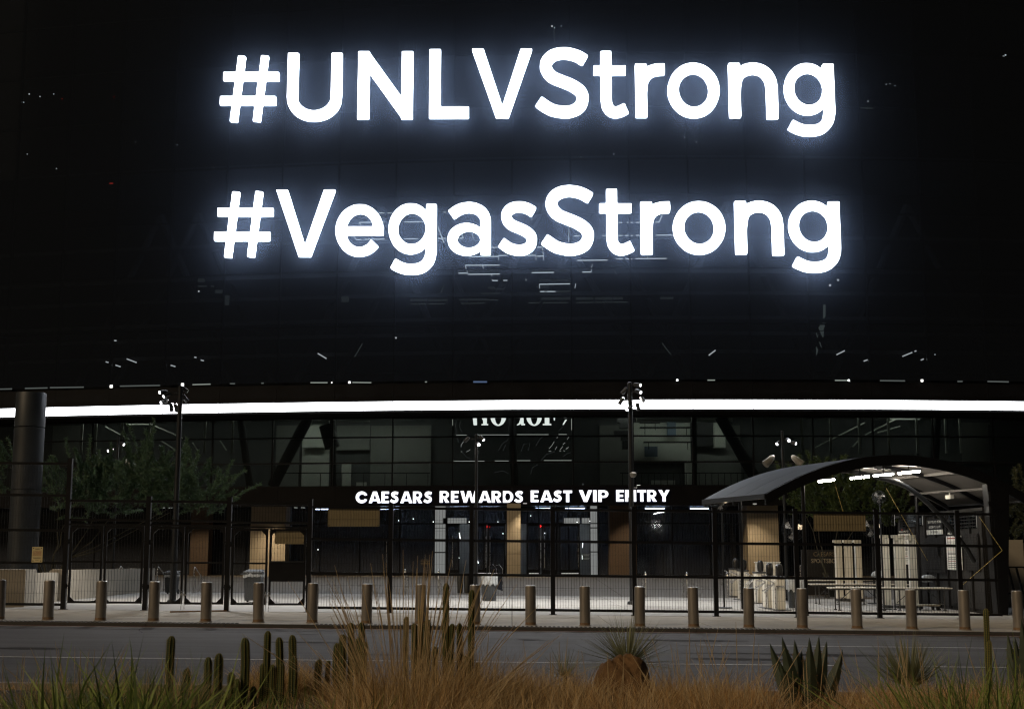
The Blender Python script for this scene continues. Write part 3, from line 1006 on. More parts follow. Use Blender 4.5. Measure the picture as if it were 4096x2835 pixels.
sbuild(band(X0, X1, z_gl0 - 0.4, z_gl1 + 0.9, OFB + 0.3, 0.2), 'interior_back_wall', 'inner_dark')
m = MB()
m.strip([((x, Yf(x, OFG + 0.1), z_gl0 - 0.15), (x, Yf(x, OFB + 0.4), z_gl0 - 0.15)) for x in np.linspace(X0, X1, 30)], (0, 0, -0.25))
sbuild(m, 'interior_floor', 'inner_dark')
m = MB()
m.strip([((x, Yf(x, OFG + 0.15), z_gl1 + 0.75), (x, Yf(x, OFB + 0.4), z_gl1 + 0.75)) for x in np.linspace(X0, X1, 30)], (0, 0, 0.2))
sbuild(m, 'interior_ceiling', 'inner_dark')
for r in [(1100, 1700, 1200, 1945, 'inner_grey'), (1205, 1690, 1320, 1945, 'inner_pale'), (1345, 1700, 1480, 1800, 'inner_grey'), (1480, 1700, 1725, 1945, 'inner_grey'), (2400, 1700, 2520, 1945, 'inner_grey'), (2530, 1690, 2760, 1850, 'inner_pale'),
          (2790, 1700, 2960, 1945, 'inner_grey'), (205, 1700, 330, 1850, 'inner_grey'), (3850, 1690, 3960, 1850, 'inner_grey'), (1365, 1855, 1405, 1945, 'inner_pale'), (1425, 1928, 1466, 1945, 'inner_pale'), (2605, 1920, 2700, 1937, 'inner_pale'),
          (2740, 1850, 2768, 1937, 'inner_pale'), (3960, 1700, 4096, 1850, 'inner_dark')]:
    irect(*r, off=OFB - 0.02 * random.random())
for r in [(1210, 1700, 1300, 1790, 'inner_pale'), (2670, 1680, 2703, 1745, 'inner_blue'), (2580, 1785, 2630, 1825, 'inner_blue'), (2780, 1690, 2856, 1785, 'truss'), (2855, 1690, 2900, 1790, 'inner_pale')]:
    irect(*r, off=OFB - 0.5, th=0.3, name='interior_board')
for (px, py, s) in [(1590, 1668, 1), (2715, 1668, 1)]:
    pass
# room lights on the ceiling (only rooms the photo shows lit)
for xa, xb in [(1130, 1330), (1350, 1720), (2420, 2560), (2560, 2780), (2800, 2960)]:
    a, b = fac(xa, 1668, 5.5), fac(xb, 1668, 5.5)
    m = MB()
    m.span((a.x, a.y, z_gl1 + 0.55), (b.x, b.y, z_gl1 + 0.55), 0.22, 0.06)
    sbuild(m, 'ceiling_lamp', 'room_light')
for xa, xb in [(230, 520), (540, 700), (760, 1000), (3200, 3480), (3520, 3880)]:
    a, b = fac(xa, 1668, 4.5), fac(xb, 1668, 4.5)
    m = MB()
    m.span((a.x, a.y, z_gl1 + 0.55), (b.x, b.y, z_gl1 + 0.55), 0.10, 0.05)
    sbuild(m, 'ceiling_lamp', 'room_light')
# pale bulkhead strips just under the ceiling
for xa, xb, y0, y1 in [(1245, 1318, 1682, 1697), (1333, 1480, 1681, 1688), (2545, 2770, 1672, 1686), (2785, 2930, 1672, 1686)]:
    irect(xa, y0, xb, y1, 'inner_pale', 5.2, 0.1, 'bulkhead')
# inner posts, pale green, and stair flights at both ends
for px in (324, 380, 484, 595, 817, 928, 3210, 3325, 3440, 3558, 3671, 3787, 3845):
    a, b = fac(px, 1812, 4.2), fac(px, 1670, 4.2)
    m = MB()
    m.box((a.x, a.y, (a.z + b.z) / 2), (0.12, 0.12, b.z - a.z))
    sbuild(m, 'interior_post', 'inner_pale')
for pts in ([(420, 1705), (520, 1760)], [(600, 1695), (730, 1752)], [(640, 1760), (780, 1850)], [(505, 1697), (600, 1697)], [(740, 1770), (725, 1805)], [(770, 1770), (790, 1802)], [(3260, 1790), (3460, 1690)],
            [(3460, 1740), (3580, 1678)], [(3510, 1730), (3600, 1705)], [(3560, 1676), (3680, 1676)], [(3440, 1755), (3410, 1788)], [(880, 1762), (905, 1800)]):
    m = MB()
    m.tube([fac(p[0], p[1], 5.0) for p in pts], 0.05, 6)
    sbuild(m, 'stair_rail', 'inner_pale')
# guard rail inside
rails = MB()
for x0, x1 in ((1100, 1720), (2480, 3040)):
    m = MB()
    m.tube([fac(x, 1891, 3.2) for x in np.linspace(x0, x1, 8)], 0.03, 6)
    sbuild(m, 'guard_rail', 'frame_black')
    for px in np.arange(x0 + 10, x1, 25.5 if x0 > 2000 else 86):
        a = fac(px, 1895, 3.2)
        m = MB()
        m.box((a.x, a.y, a.z - 0.35), (0.035, 0.035, 0.75))
        sbuild(m, 'baluster', 'frame_black')
# leaning columns seen through the glass
for a, b, w_ in [((1235, 1665), (1090, 1945), 0.45), ((1330, 1665), (1336, 1945), 0.22), ((2880, 1665), (3040, 1945), 0.45), ((2778, 1665), (2778, 1945), 0.2), ((3750, 1665), (3735, 1945), 0.3), ((960, 1665), (1000, 1945), 0.3), ((1305, 1700), (1330, 1790), 0.6), ((2045, 1665), (2060, 1945), 0.3)]:
    m = MB()
    m.tube([fac(a[0], a[1], 3.6), fac(b[0], b[1], 3.6)], w_ / 1.3, 10)
    sbuild(m, 'raking_column', 'truss', smooth=True)
# stacked tables and crates in the lit room
for y, x0, x1 in ((1690, 2560, 2640), (1710, 2560, 2765), (1768, 2575, 2770)):
    a, b = fac(x0, y, 6.0), fac(x1, y, 6.0)
    m = MB()
    m.span(a, b, 0.6, 0.05)
    for p in (a + Vector((0.3, 0, 0)), b - Vector((0.3, 0, 0))):
        m.span(p, p - Vector((0, 0, 0.45)), 0.04)
    sbuild(m, 'stored_bench', 'truss')
for y0, y1, x0, x1 in ((1672, 1690, 2470, 2520), (1690, 1712, 2480, 2515), (1722, 1738, 2458, 2520), (1740, 1760, 2485, 2520), (1762, 1795, 2490, 2515)):
    irect(x0, y0, x1, y1, 'truss', 6.0, 0.5, 'stored_crate')
# etched swirls in the middle panes (club logo: script lettering, pale strokes)
def fcurve(pts, wd, m, off=OFG - 0.02, name='etched_line'):
    P = [Vector(fac(p[0], p[1], off)) for p in pts]
    mb = MB()
    mb.tube(P, wd / F * 77 / 2, 5)
    return sbuild(mb, name, m)


def s6(x, y):        # zoom window 1700..2500 / 1480..2020
    return (1700 + x * 0.3469, 1480 + y * 0.3469)


for pts in ([(445, 822), (418, 860), (415, 885)], [(415, 935), (425, 942)], [(475, 942), (510, 925), (522, 912)], [(600, 935), (612, 936)], [(1468, 860), (1490, 822)], [(1520, 785), (1530, 766)], [(1430, 905), (1468, 862)], [(1425, 932), (1455, 935)],
            [(1500, 915), (1522, 880)], [(1555, 920), (1590, 878)], [(1590, 858), (1612, 835)], [(1640, 800), (1660, 764)], [(1550, 935), (1570, 930)], [(1625, 915), (1640, 890)], [(1595, 925), (1612, 935)], [(1655, 885), (1640, 905)]):
    fcurve([s6(*p) for p in pts], 1.6, 'strip_dim')
for pts in ([(360, 590), (352, 640), (365, 720), (385, 835)], [(405, 600), (400, 660), (430, 720)], [(845, 930), (890, 850), (960, 800)], [(900, 930), (930, 860)], [(1110, 935), (1140, 850), (1210, 845), (1190, 925)], [(1280, 870), (1320, 800), (1400, 730)],
            [(1540, 700), (1600, 640)], [(1340, 1040), (1400, 970), (1500, 940)], [(1220, 1200), (1240, 1120), (1300, 1090)], [(430, 940), (480, 1000), (560, 1050)], [(1590, 1000), (1640, 960), (1680, 950)], [(800, 1180), (900, 1160), (960, 1190)]):
    fcurve([s6(*p) for p in pts], 2.2, 'etched')
for x0, x1, y in ((595, 970, 745), (1060, 1425, 742), (1540, 1635, 740), (360, 480, 748), (330, 685, 1048), (805, 965, 1045), (1060, 1215, 1042), (1370, 1690, 1040)):
    p, q = s6(x0, y), s6(x1, y)
    fstrip(p, q, 2.0, 'strip_dim', OFG - 0.12)
for x, ya, yb in ((1690, 560, 690), (318, 565, 640)):
    fstrip(s6(x, ya), s6(x + 0.5, yb), 1.6, 'strip_dim', OFG - 0.12)

# ------------------------------------------------ entrance storey
OFE = 5.0
ze1, ze0 = zf(2021, OFE, 2048), FLOOR_B
m = MB()
m.strip([((x, Yf(x, 1.3), z_sg0 + 0.12), (x, Yf(x, 9), z_sg0 + 0.12)) for x in np.linspace(X0, X1, 30)], (0, 0, 0.2))
sbuild(m, 'entrance_soffit', 'soffit')
ecols = [-280, -60, 160, 380, 600, 790, 985, 1130, 1280, 1440, 1600, 1738, 1784, 1888, 1935, 2026, 2110, 2155, 2232, 2275, 2360, 2391, 2545, 2690, 2840, 2985, 3130, 3340, 3560, 3780, 4000, 4220, 4400]
exs = [fac(p, 2150, OFE).x for p in ecols]
zt = zf(2093, OFE, 2048)
lit = {(1738, 0), (1738, 1), (2360, 0), (2360, 1)}
for i in range(len(exs) - 1):
    a, b = exs[i] + 0.03, exs[i + 1] - 0.03
    z_top = z_sg0 + 0.1
    is_door = ecols[i] in (1784, 1888, 1935, 2026, 2110, 2155, 2232, 2275)
    for j, (za, zb) in enumerate(((ze0 + 0.05, zt - 0.03), (zt + 0.03, z_top))):
        if is_door and j == 0:
            continue
        mname = 'door_glass'
        if ecols[i] in (1738, 2360):
            mname = 'lit_pane'
        sbuild(band(a, b, za, zb, OFE, 0.03, 2), 'shopfront_pane', mname)
    m = MB()
    m.box((exs[i], Yf(exs[i], OFE + 0.02), (ze0 + z_top) / 2), (0.06, 0.12, z_top - ze0))
    sbuild(m, 'shopfront_mullion', 'frame_black')
sbuild(band(exs[0], exs[-1], zt - 0.03, zt + 0.03, OFE - 0.03, 0.1), 'shopfront_transom', 'frame_black')
sbuild(band(exs[0], exs[-1], ze0 - 0.2, ze0 + 0.05, OFE - 0.04, 0.12), 'shopfront_sill', 'frame_black')
for px in (1300, 1560, 1830, 1960, 2180, 2300, 2620, 2800):  # fill strips added to brighten the dark entrance glass
    p = fac(px, 2050, OFE + 2.2)
    m = MB().box((p.x, p.y, z_sg0 + 0.02), (1.2, 0.12, 0.05))
    sbuild(m, 'lobby_fill', 'lobby_fill_glow')
# transom panes beside the doors, glowing in place of lit walls behind
for r in [(1790, 2071, 1866, 2092), (2256, 2071, 2319, 2092), (2327, 2071, 2358, 2092)]:
    irect(*r, 'lit_pane', OFE - 0.05, 0.02, 'transom_glow')
for r in [(1738, 2110, 1784, 2112), (1738, 2206, 1784, 2210), (2360, 2108, 2391, 2112), (2360, 2204, 2391, 2208), (1772, 2071, 1790, 2092)]:
    irect(*r, 'frame_black', OFE - 0.09, 0.03, 'glazing_bar')
# doors
for (xa, xb, hx) in [(1786, 1838, 1810), (1886, 1946, 1944), (1950, 2022, 1960), (2106, 2160, 2163), (2166, 2230, 2178), (2236, 2320, 2313)]:
    a, b = fac(xa, 2200, OFE).x, fac(xb, 2200, OFE).x
    d = MB()
    y = Yf((a + b) / 2, OFE)
    for q in ((a + 0.05, (ze0 + zt) / 2, 0.1, zt - ze0), (b - 0.05, (ze0 + zt) / 2, 0.1, zt - ze0)):
        d.box((q[0], y, q[1]), (q[2], 0.06, q[3]))
    d.box(((a + b) / 2, y, zt - 0.08), (b - a - 0.2, 0.06, 0.16))
    d.box(((a + b) / 2, y, ze0 + 0.2), (b - a - 0.2, 0.06, 0.3))
    do = sbuild(d, 'door', 'frame_black')
    g = MB()
    g.box(((a + b) / 2, y, (ze0 + zt) / 2 + 0.1), (b - a - 0.22, 0.02, zt - ze0 - 0.5))
    sbuild(g, 'door_pane', 'door_glass', do)
    hxw = fac(hx, 2200, OFE - 0.12).x
    h = MB()
    h.tube([(hxw, y - 0.12, zf(2270, OFE, 2048)), (hxw, y - 0.12, zf(2143, OFE, 2048))], 0.02, 8)
    for z in (zf(2255, OFE, 2048), zf(2150, OFE, 2048)):
        h.tube([(hxw, y - 0.12, z), (hxw, y - 0.02, z)], 0.014, 6)
    sbuild(h, 'pull_handle', 'stainless', do, smooth=True)
    if xa in (1886, 2106, 2236):
        irect(xa + 10, 2290, xb - 6, 2294, 'lit_pane_hi', OFE - 0.1, 0.03, 'threshold_glow')
# further tall handles on the fixed glass doors at left
for px in (1546, 1563):
    a = fac(px, 2200, OFE - 0.1)
    h = MB()
    h.tube([(a.x, a.y, zf(2270, OFE, 2048)), (a.x, a.y, zf(2158, OFE, 2048))], 0.016, 8)
    sbuild(h, 'pull_handle', 'stainless', smooth=True)
for px, py in ((1953, 2106), (2167, 2104)):
    p = fac(px, py, OFE + 0.6)
    ex = MB()
    ex.box((p.x, p.y + 0.04, p.z), (0.36, 0.05, 0.2))
    e = sbuild(ex, 'exit_sign', 'frame_black')
    text_obj('exit_lettering', 'EXIT', 0.17, 'exit_red', e, (p.x - 11, p.y - 75, p.z), bold=0.006)
irect(1600, 2000, 2500, 2330, 'inner_dark', OFE + 4.0, 0.1, 'lobby_back_wall')
sbuild(band(X0, X1, ze0 - 0.3, z_sg0 + 0.3, OFE + 6, 0.1), 'lobby_wall', 'inner_dark')
for r in [(1683, 2237, 1719, 2239), (1683, 2243, 1719, 2245), (1683, 2249, 1719, 2252), (1683, 2255, 1719, 2258)]:
    irect(*r, 'sign_tan', OFE - 0.06, 0.02, 'notice_strip')
p = fac(2345, 2219, OFE - 0.05)
for dy in (0.0, -0.2):
    m = MB()
    m.lathe([(0, 0.05), (0.006, 0.05)], (p.x - 0.32, p.y, p.z + dy), 14)
    for q in (0.03, -0.03):
        m.box((p.x, p.y, p.z + dy + q), (0.42 - 0.1 * (q < 0), 0.008, 0.035))
    sbuild(m, 'door_notice', 'inner_pale')
for px, py in ((1594, 2081), (1653, 2074), (1733, 2086), (1877, 2086), (1885, 2086), (1992, 2086), (2123, 2062), (2308, 2087), (2360, 2083), (2012, 2133), (2179, 2131), (1272, 2197), (1836, 2230)):
    fstrip((px, py), (px, py), 3, 'strip', OFE - 0.08, 'glint_dot')
for pts in ([(2452, 2059), (2467, 2054), (2476, 2046)], [(2615, 2055), (2632, 2050), (2640, 2048), (2657, 2047)]):
    fcurve(pts, 4, 'strip', OFE - 0.05, 'light_strip')
fstrip((1837, 2130), (1841, 2154), 5, 'strip', OFE - 0.06)
fstrip((1892, 2162), (1892, 2175), 3, 'strip', OFE - 0.06)
fstrip((1910, 2238), (1913, 2252), 5, 'strip', OFE - 0.06)
fstrip((2332, 2165), (2329, 2190), 3, 'strip', OFE - 0.06)
fstrip((2329, 2220), (2329, 2236), 3, 'strip', OFE - 0.06)
# columns of the entrance storey
for xa, xm, xb, m1, m2, off, yb in [(1000, 1046, 1137, 'stone_column', 'stone_column', 3.2, 2320), (2028, 2074, 2083, 'stone_column', 'stone_column', 0.6, 2327), (2992, 3070, 3116, 'stone_column', 'stone_column', 2.2, 2320),
                                   (2440, 2500, 2546, 'brick_column', 'brick_column', 3.6, 2318), (760, 790, 830, 'brick_column', 'brick_column', 3.6, 2318)]:
    a, b = fac(xa, 2200, off), fac(xb, 2200, off)
    m = MB()
    wd = b.x - a.x
    m.box(((a.x + b.x) / 2, a.y + wd / 2, (z_sg0 + 0.1 + FLOOR_B - 0.2) / 2), (wd, wd, z_sg0 + 0.3 - FLOOR_B))
    if m1 == 'stone_column':
        for z in (1.7, 3.1):
            m.box(((a.x + b.x) / 2, a.y + wd / 2, z), (wd + 0.012, wd + 0.012, 0.02))
    sbuild(m, 'column', m1)
    # downlight above the lit columns
for px, off, en, dx in ((1090, 2.3, 55, 0.0), (2100, 0.2, 30, 0.2), (3020, 1.2, 70, -0.3), (2520, 2.6, 18, 0.2), (800, 2.4, 14, 0), (1500, 2.6, 22, 0), (2700, 2.6, 22, 0), (1760, 2.6, 18, 0), (2330, 2.6, 18, 0)):
    p = fac(px, 2050, off)
    m = MB()
    m.lathe([(0, 0.11), (0.05, 0.11)], (p.x, p.y, z_sg0 + 0.06), 14)
    fx = sbuild(m, 'downlight', 'lit_pane_hi', smooth=True)
    l = bpy.data.lights.new('downlight_lamp', 'SPOT')
    l.energy = en * 13
    l.color = (1, 0.78, 0.52)
    l.spot_size = R(95)
    l.spot_blend = 0.9
    l.shadow_soft_size = 0.1
    lo = link('downlight_lamp', l, stad)
    lo.location = (p.x - 11, p.y - 75, z_sg0 + 0.03)
for px in (645, 675, 1176, 1205):
    fstrip((px, 2029 if px > 1000 else 2031), (px + 14, 2030), 3, 'strip_dim', 2.0)

# ================================================================== LETTERING
L1 = [('#', 495, 630, 122, 280), ('U', 645, 773, 117, 278), ('N', 804, 932, 113, 273), ('L', 965, 1058, 110, 270), ('V', 1060, 1201, 108, 269), ('S', 1207, 1326, 106, 268), ('t', 1336, 1412, 115, 268),
      ('r', 1430, 1496, 143, 267), ('o', 1503, 1620, 142, 268), ('n', 1641, 1750, 142, 267), ('g', 1768, 1877, 143, 309)]
L2 = [('#', 482, 617, 428, 584), ('V', 618, 757, 424, 582), ('e', 754, 866, 458, 581), ('g', 873, 985, 456, 622), ('a', 1006, 1107, 454, 578), ('s', 1122, 1210, 453, 577), ('S', 1220, 1338, 416, 577),
      ('t', 1349, 1425, 425, 577), ('r', 1442, 1508, 453, 575), ('o', 1515, 1633, 453, 575), ('n', 1655, 1763, 452, 574), ('g', 1778, 1890, 452, 616)]
k = 4096 / 2306
OFL = -0.75  # letters stand off the wall so the added back glow spreads a halo
for lst, lab in ((L1, 'upper line of huge glowing white hashtag lettering on the stadium screen'), (L2, 'lower line of huge glowing white hashtag lettering on the stadium screen')):
    base = fac(1180 * k, lst[0][4] * k, OFL)
    sg = empty('illuminated_lettering', lab, 'sign', base)
    for ch, x0, x1, yt, yb in lst:
        a, b = fac(x0 * k, yb * k, OFL), fac(x1 * k, yt * k, OFL)
        me = glyph_mesh(GLYPH[ch], b.x - a.x, b.z - a.z, 0.25, 5.0, 'led_front', 'halo_glow', -6.0)
        o = link('letter', me, sg)
        mid = (a.x + b.x) / 2
        o.location = (a.x - base.x, Yf(mid, OFL) - base.y, a.z - base.z)
words_ = [('CAESARS', 1421, 1730, 1963, 2013), ('REWARDS', 1757, 2094, 1961, 2011), ('EAST', 2121, 2290, 1959, 2009), ('VIP', 2313, 2435, 1958, 2008), ('ENTRY', 2463, 2681, 1957, 2007)]
base = fac(2050, 2013, 1.1)
sg = empty('entry_sign', 'white block capital entry sign glowing above the entrance doors', 'sign', base)
for s, x0, x1, yt, yb in words_:
    ws = [CAPS[c][2] - CAPS[c][0] + 5 for c in s]
    kern = {'A': -9, 'V': -6, 'W': -8, 'Y': -8, 'T': -2}
    ws = [q + kern.get(c, 0) for q, c in zip(ws, s)]
    tot = sum(ws) - 5 - kern.get(s[-1], 0)
    sc = (x1 - x0) / tot
    x = x0 - kern.get(s[0], 0) * 0
    for c, q in zip(s, ws):
        g = CAPS[c]
        gw = (g[2] - g[0]) * sc
        a, b = fac(x, yb, 1.1), fac(x + gw, yt, 1.1)
        me = glyph_mesh(g, b.x - a.x, b.z - a.z, 0.08, 1.6, 'sign_white', 'sign_edge', -3.2)
        o = link('letter', me, sg)
        o.location = (a.x - base.x, a.y - base.y, a.z - base.z)
        x += q * sc
# serif club sign behind the upper glass, its upper half hidden by the soffit
base = fac(2060, 1700, 3.0)
sg = empty('club_sign', 'white serif club sign half hidden behind the ribbon soffit', 'sign', base)


def slab_letter(parts, x0, x1, yb, ht):
    a, b = fac(x0, yb, 3.0), fac(x1, yb - ht, 3.0)
    g = (0, 0, 100, 100, U(*parts))
    me = glyph_mesh(g, b.x - a.x, b.z - a.z, 0.06, 2.0, 'sign_white', 'sign_white')
    o = link('letter', me, sg)
    o.location = (a.x - base.x, a.y - base.y, a.z - base.z)


ser_o = D(g_ell(50, 50, 50, 51), g_ell(50, 50, 22, 44))
slab_letter([g_poly([(0, 0), (30, 0), (34, 100), (14, 100)]), g_box(70, 0, 92, 100), g_box(60, 94, 100, 100), g_poly([(22, 0), (40, 0), (72, 60), (72, 80)])], 1885, 1953, 1700, 78)
slab_letter([ser_o], 1961, 2025, 1702, 80)
slab_letter([g_box(58, 0, 84, 100), g_box(55, 92, 100, 100), g_poly([(0, 100), (30, 88), (58, 50), (58, 92), (20, 100)])], 2066, 2100, 1700, 78)
slab_letter([ser_o], 2105, 2168, 1702, 80)
slab_letter([g_box(14, 0, 46, 100), g_box(0, 93, 60, 100), g_poly([(66, 0), (100, 0), (84, 76), (78, 76)])], 2171, 2228, 1700, 78)
slab_letter([g_poly([(60, 0), (100, 0), (30, 100), (0, 100)])], 2250, 2268, 1698, 20)

# ================================================================== BOLLARDS
BX = [0, 110, 228, 347, 465, 583, 704, 826, 949, 1070, 1195, 1317, 1440, 1561, 1685, 1805, 1928, 2051, 2170, 2291]
body = MB()
body.lathe([(-0.05, 0.128), (0.0, 0.128), (0.90, 0.128), (0.915, 0.126), (0.922, 0.122)], n=28)
body_me = body.mesh('bollard_body', 'bollard_steel', True)
cap_me = MB().lathe([(0.9225, 0.119), (0.934, 0.117), (0.938, 0.110)], n=28).mesh('bollard_cap', 'bollard_cap', True)
stain_me = MB().lathe([(0.0, 0.1287), (0.075, 0.1286)], n=28).mesh('base_stain', 'rust_stain', True)
base_me = MB().lathe([(-0.03, 0.15), (0.012, 0.15), (0.018, 0.145)], n=28).mesh('base_ring', 'gutter', True)
for i, bx in enumerate(BX):
    x = at(bx * k, 2400, 32.15).x
    y = 32.15
    b = empty('bollard', f'round brushed steel bollard, {ORD[i]} from the left along the kerb', 'bollard', (x, y, gz(x, y)), random.uniform(0, 3), 'bollards along the kerb')
    b.rotation_euler = (random.gauss(0, 0.008), random.gauss(0, 0.008), b.rotation_euler[2])
    link('shaft', body_me, b)
    link('cap', cap_me, b)
    link('base_ring', base_me, b)
    link('base_stain', stain_me, b)

# ================================================================== FENCE
POST = [(148 + 182.8 * i) * k for i in range(12)]
PXW = [at(p, 2230, Y_FENCE).x for p in POST]


def fz(py, x):
    """height above the local pavement of a picture row measured at the middle of the picture"""
    return at(2048, py, Y_FENCE).z + gz(x)


def wires(m, x0, x1, z0, z1, y=Y_FENCE, sp=0.0785, r=0.0034):
    n = max(1, int((x1 - x0) / sp))
    for i in range(1, n):
        x = x0 + (x1 - x0) * i / n
        m.box((x, y, (z0 + z1) / 2), (r * 2, r * 2, z1 - z0))
    z = z0 + 0.31
    while z < z1 - 0.05:
        m.box(((x0 + x1) / 2, y + 0.006, z), (x1 - x0, 0.004, 0.004))
        z += 0.31
    return m


def bar(parent, name, x0, x1, z, h=0.072, d=0.05, y=Y_FENCE, sl=True):
    m = MB()
    m.span((x0, y, z + (gz(x0) - gz((x0 + x1) / 2)) * sl), (x1, y, z + (gz(x1) - gz((x0 + x1) / 2)) * sl), d, h)
    return m.build(name, 'black_steel', parent)


def post(parent, x, z1, w=0.125, y=Y_FENCE, name='post'):
    m = MB()
    m.box((x, y, (z1 + gz(x)) / 2 - 0.02), (w, w, z1 - gz(x) + 0.04))
    m.box((x, y, z1 + 0.012), (w + 0.012, w + 0.012, 0.024))
    m.box((x, y - 0.0, gz(x) + 0.006), (w + 0.08, w + 0.08, 0.012))
    return m.build(name, 'black_steel', parent)


def shift(root, loc):
    root.location = loc
    for c in root.children:
        c.location = Vector(c.location) - Vector(loc)


y_top, y_r1, y_r2, y_bot = 2036, 2163, 2299, 2437
for i in range(3, 11):
    x0, x1 = PXW[i], PXW[i + 1]
    xm = (x0 + x1) / 2
    fp = empty('fence_panel', f'black wire mesh fence panel, {ORD[i - 3]} to the right of the gates', 'fence', group='fence panels right of the gates')
    z = [fz(q, xm) for q in (y_bot, y_r2, y_r1, y_top)]
    post(fp, x1, z[3] + 0.08 + gz(x1) - gz(xm))
    for q, nm in zip(z, ('bottom_rail', 'rail', 'rail', 'top_rail')):
        bar(fp, nm, x0 + 0.05, x1 - 0.05, q)
    wires(MB(), x0 + 0.05, x1 - 0.05, z[0], z[3]).build('wire_mesh', 'black_steel', fp, kind='stuff')
    shift(fp, (xm, Y_FENCE, gz(xm)))
# short closing run beyond the canopy leg
x0, x1 = PXW[11], PXW[11] + 1.15
fp = empty('fence_panel', 'short black mesh fence panel ending at the canopy leg', 'fence', group='fence panels right of the gates')
xm = (x0 + x1) / 2
z = [fz(q, xm) for q in (y_bot, y_r2, y_r1, y_top)]
for q, nm in zip(z, ('bottom_rail', 'rail', 'rail', 'top_rail')):
    bar(fp, nm, x0 + 0.05, x1, q)
wires(MB(), x0 + 0.05, x1, z[0], z[3]).build('wire_mesh', 'black_steel', fp, kind='stuff')
shift(fp, (xm, Y_FENCE, gz(xm)))
# gate bays
hd = {0: (2020, 2096), 1: (2020, 2096), 2: (2024, 2100)}
split = {0: 232, 1: 415, 2: 604}
gate_lab = {0: ('mesh gate leaf beside the paper notice', 'mesh gate leaf hung on the second tall gate post'),
            1: ('mesh gate leaf with the pole base behind it', 'mesh gate leaf left of the wheelie bin'),
            2: ('mesh gate leaf in front of the wheelie bin', 'mesh gate leaf with solid black push panel')}
for i in range(3):
    x0, x1 = PXW[i], PXW[i + 1]
    xm = (x0 + x1) / 2
    zt_, zh = fz(hd[i][0], xm), fz(hd[i][1], xm)
    fp = empty('gate_header', f'black mesh header with gate posts, {ORD[i]} gate bay from the left', 'fence', group='headers over the gates')
    if i == 0:
        pass
    post(fp, x1, zt_ + 0.12 + gz(x1) - gz(xm), 0.13)
    bar(fp, 'top_rail', x0 + 0.06, x1 - 0.065, zt_)
    bar(fp, 'header_rail', x0 + 0.06, x1 - 0.065, zh, 0.06)
    bar(fp, 'header_rail', x0 + 0.06, x1 - 0.065, zh - 0.13, 0.05)
    wires(MB(), x0 + 0.06, x1 - 0.06, zh, zt_).build('wire_mesh', 'black_steel', fp, kind='stuff')
    shift(fp, (xm, Y_FENCE, gz(xm)))
    xs_ = at(split[i] * k, 2270, Y_FENCE).x
    for q, (a, b) in enumerate(((x0 + 0.11, xs_ - 0.025), (xs_ + 0.025, x1 - 0.10))):
        g = empty('gate_leaf', 'black ' + gate_lab[i][q], 'gate', group='gate leaves')
        am = (a + b) / 2
        zb, zt2, zm = fz(2425, am), zh - 0.20, fz(2263, am)
        st = MB()
        st.box((a + 0.03, Y_FENCE, (zb + zt2) / 2), (0.06, 0.05, zt2 - zb))
        st.box((b - 0.03, Y_FENCE, (zb + zt2) / 2), (0.06, 0.05, zt2 - zb))
        for zz in (zb, zt2):
            st.box((am, Y_FENCE, zz), (b - a, 0.052, 0.06))
        st.build('gate_frame', 'black_steel', g)
        mr = MB().box((am, Y_FENCE, zm), (b - a - 0.12, 0.045, 0.05))
        mr.build('mid_rail', 'black_steel', g)
        for sx, sz in ((1, 1), (-1, 1), (1, -1), (-1, -1)):
            cx_ = a + 0.06 if sx > 0 else b - 0.06
            cz_ = zb + 0.03 if sz > 0 else zt2 - 0.03
            gu = MB()
            gu.add([(cx_, Y_FENCE - 0.012, cz_), (cx_ + 0.13 * sx, Y_FENCE - 0.012, cz_), (cx_, Y_FENCE - 0.012, cz_ + 0.13 * sz),
                    (cx_, Y_FENCE + 0.012, cz_), (cx_ + 0.13 * sx, Y_FENCE + 0.012, cz_), (cx_, Y_FENCE + 0.012, cz_ + 0.13 * sz)],
                   [(0, 1, 2), (5, 4, 3), (0, 3, 4, 1), (1, 4, 5, 2), (2, 5, 3, 0)])
            gu.build('gusset', 'black_steel', g)
        wires(MB(), a + 0.06, b - 0.06, zb, zt2).build('wire_mesh', 'black_steel', g, kind='stuff')
        hx_ = a - 0.03 if q == 0 else b + 0.03
        for zz in (zb + 0.45, zt2 - 0.4):
            hg = MB()
            hg.tube([(hx_, Y_FENCE - 0.03, zz - 0.07), (hx_, Y_FENCE - 0.03, zz + 0.07)], 0.02, 8)
            hg.box((hx_ + (0.04 if q == 0 else -0.04), Y_FENCE - 0.03, zz), (0.09, 0.02, 0.04))
            hg.build('hinge', 'pole_steel', g)
        bo = MB()
        bx_ = b - 0.02 if q == 0 else a + 0.02
        bo.tube([(bx_, Y_FENCE - 0.05, gz(am) + 0.01), (bx_, Y_FENCE - 0.05, gz(am) + 0.55)], 0.01, 6)
        bo.box((bx_, Y_FENCE - 0.04, gz(am) + 0.45), (0.08, 0.03, 0.05))
        bo.build('drop_bolt', 'stainless', g)
        if i == 2 and q == 1:
            kp = MB()
            kp.box((am, Y_FENCE - 0.03, (fz(2252, am) + fz(2334, am)) / 2), (b - a - 0.02, 0.02, fz(2252, am) - fz(2334, am)))
            kp.build('push_panel', 'black_steel', g)
            hd_ = MB().box((am, Y_FENCE - 0.055, fz(2256, am)), (b - a - 0.10, 0.03, 0.04))
            hd_.build('push_bar', 'pole_steel', g)
        shift(g, (am, Y_FENCE, gz(am)))
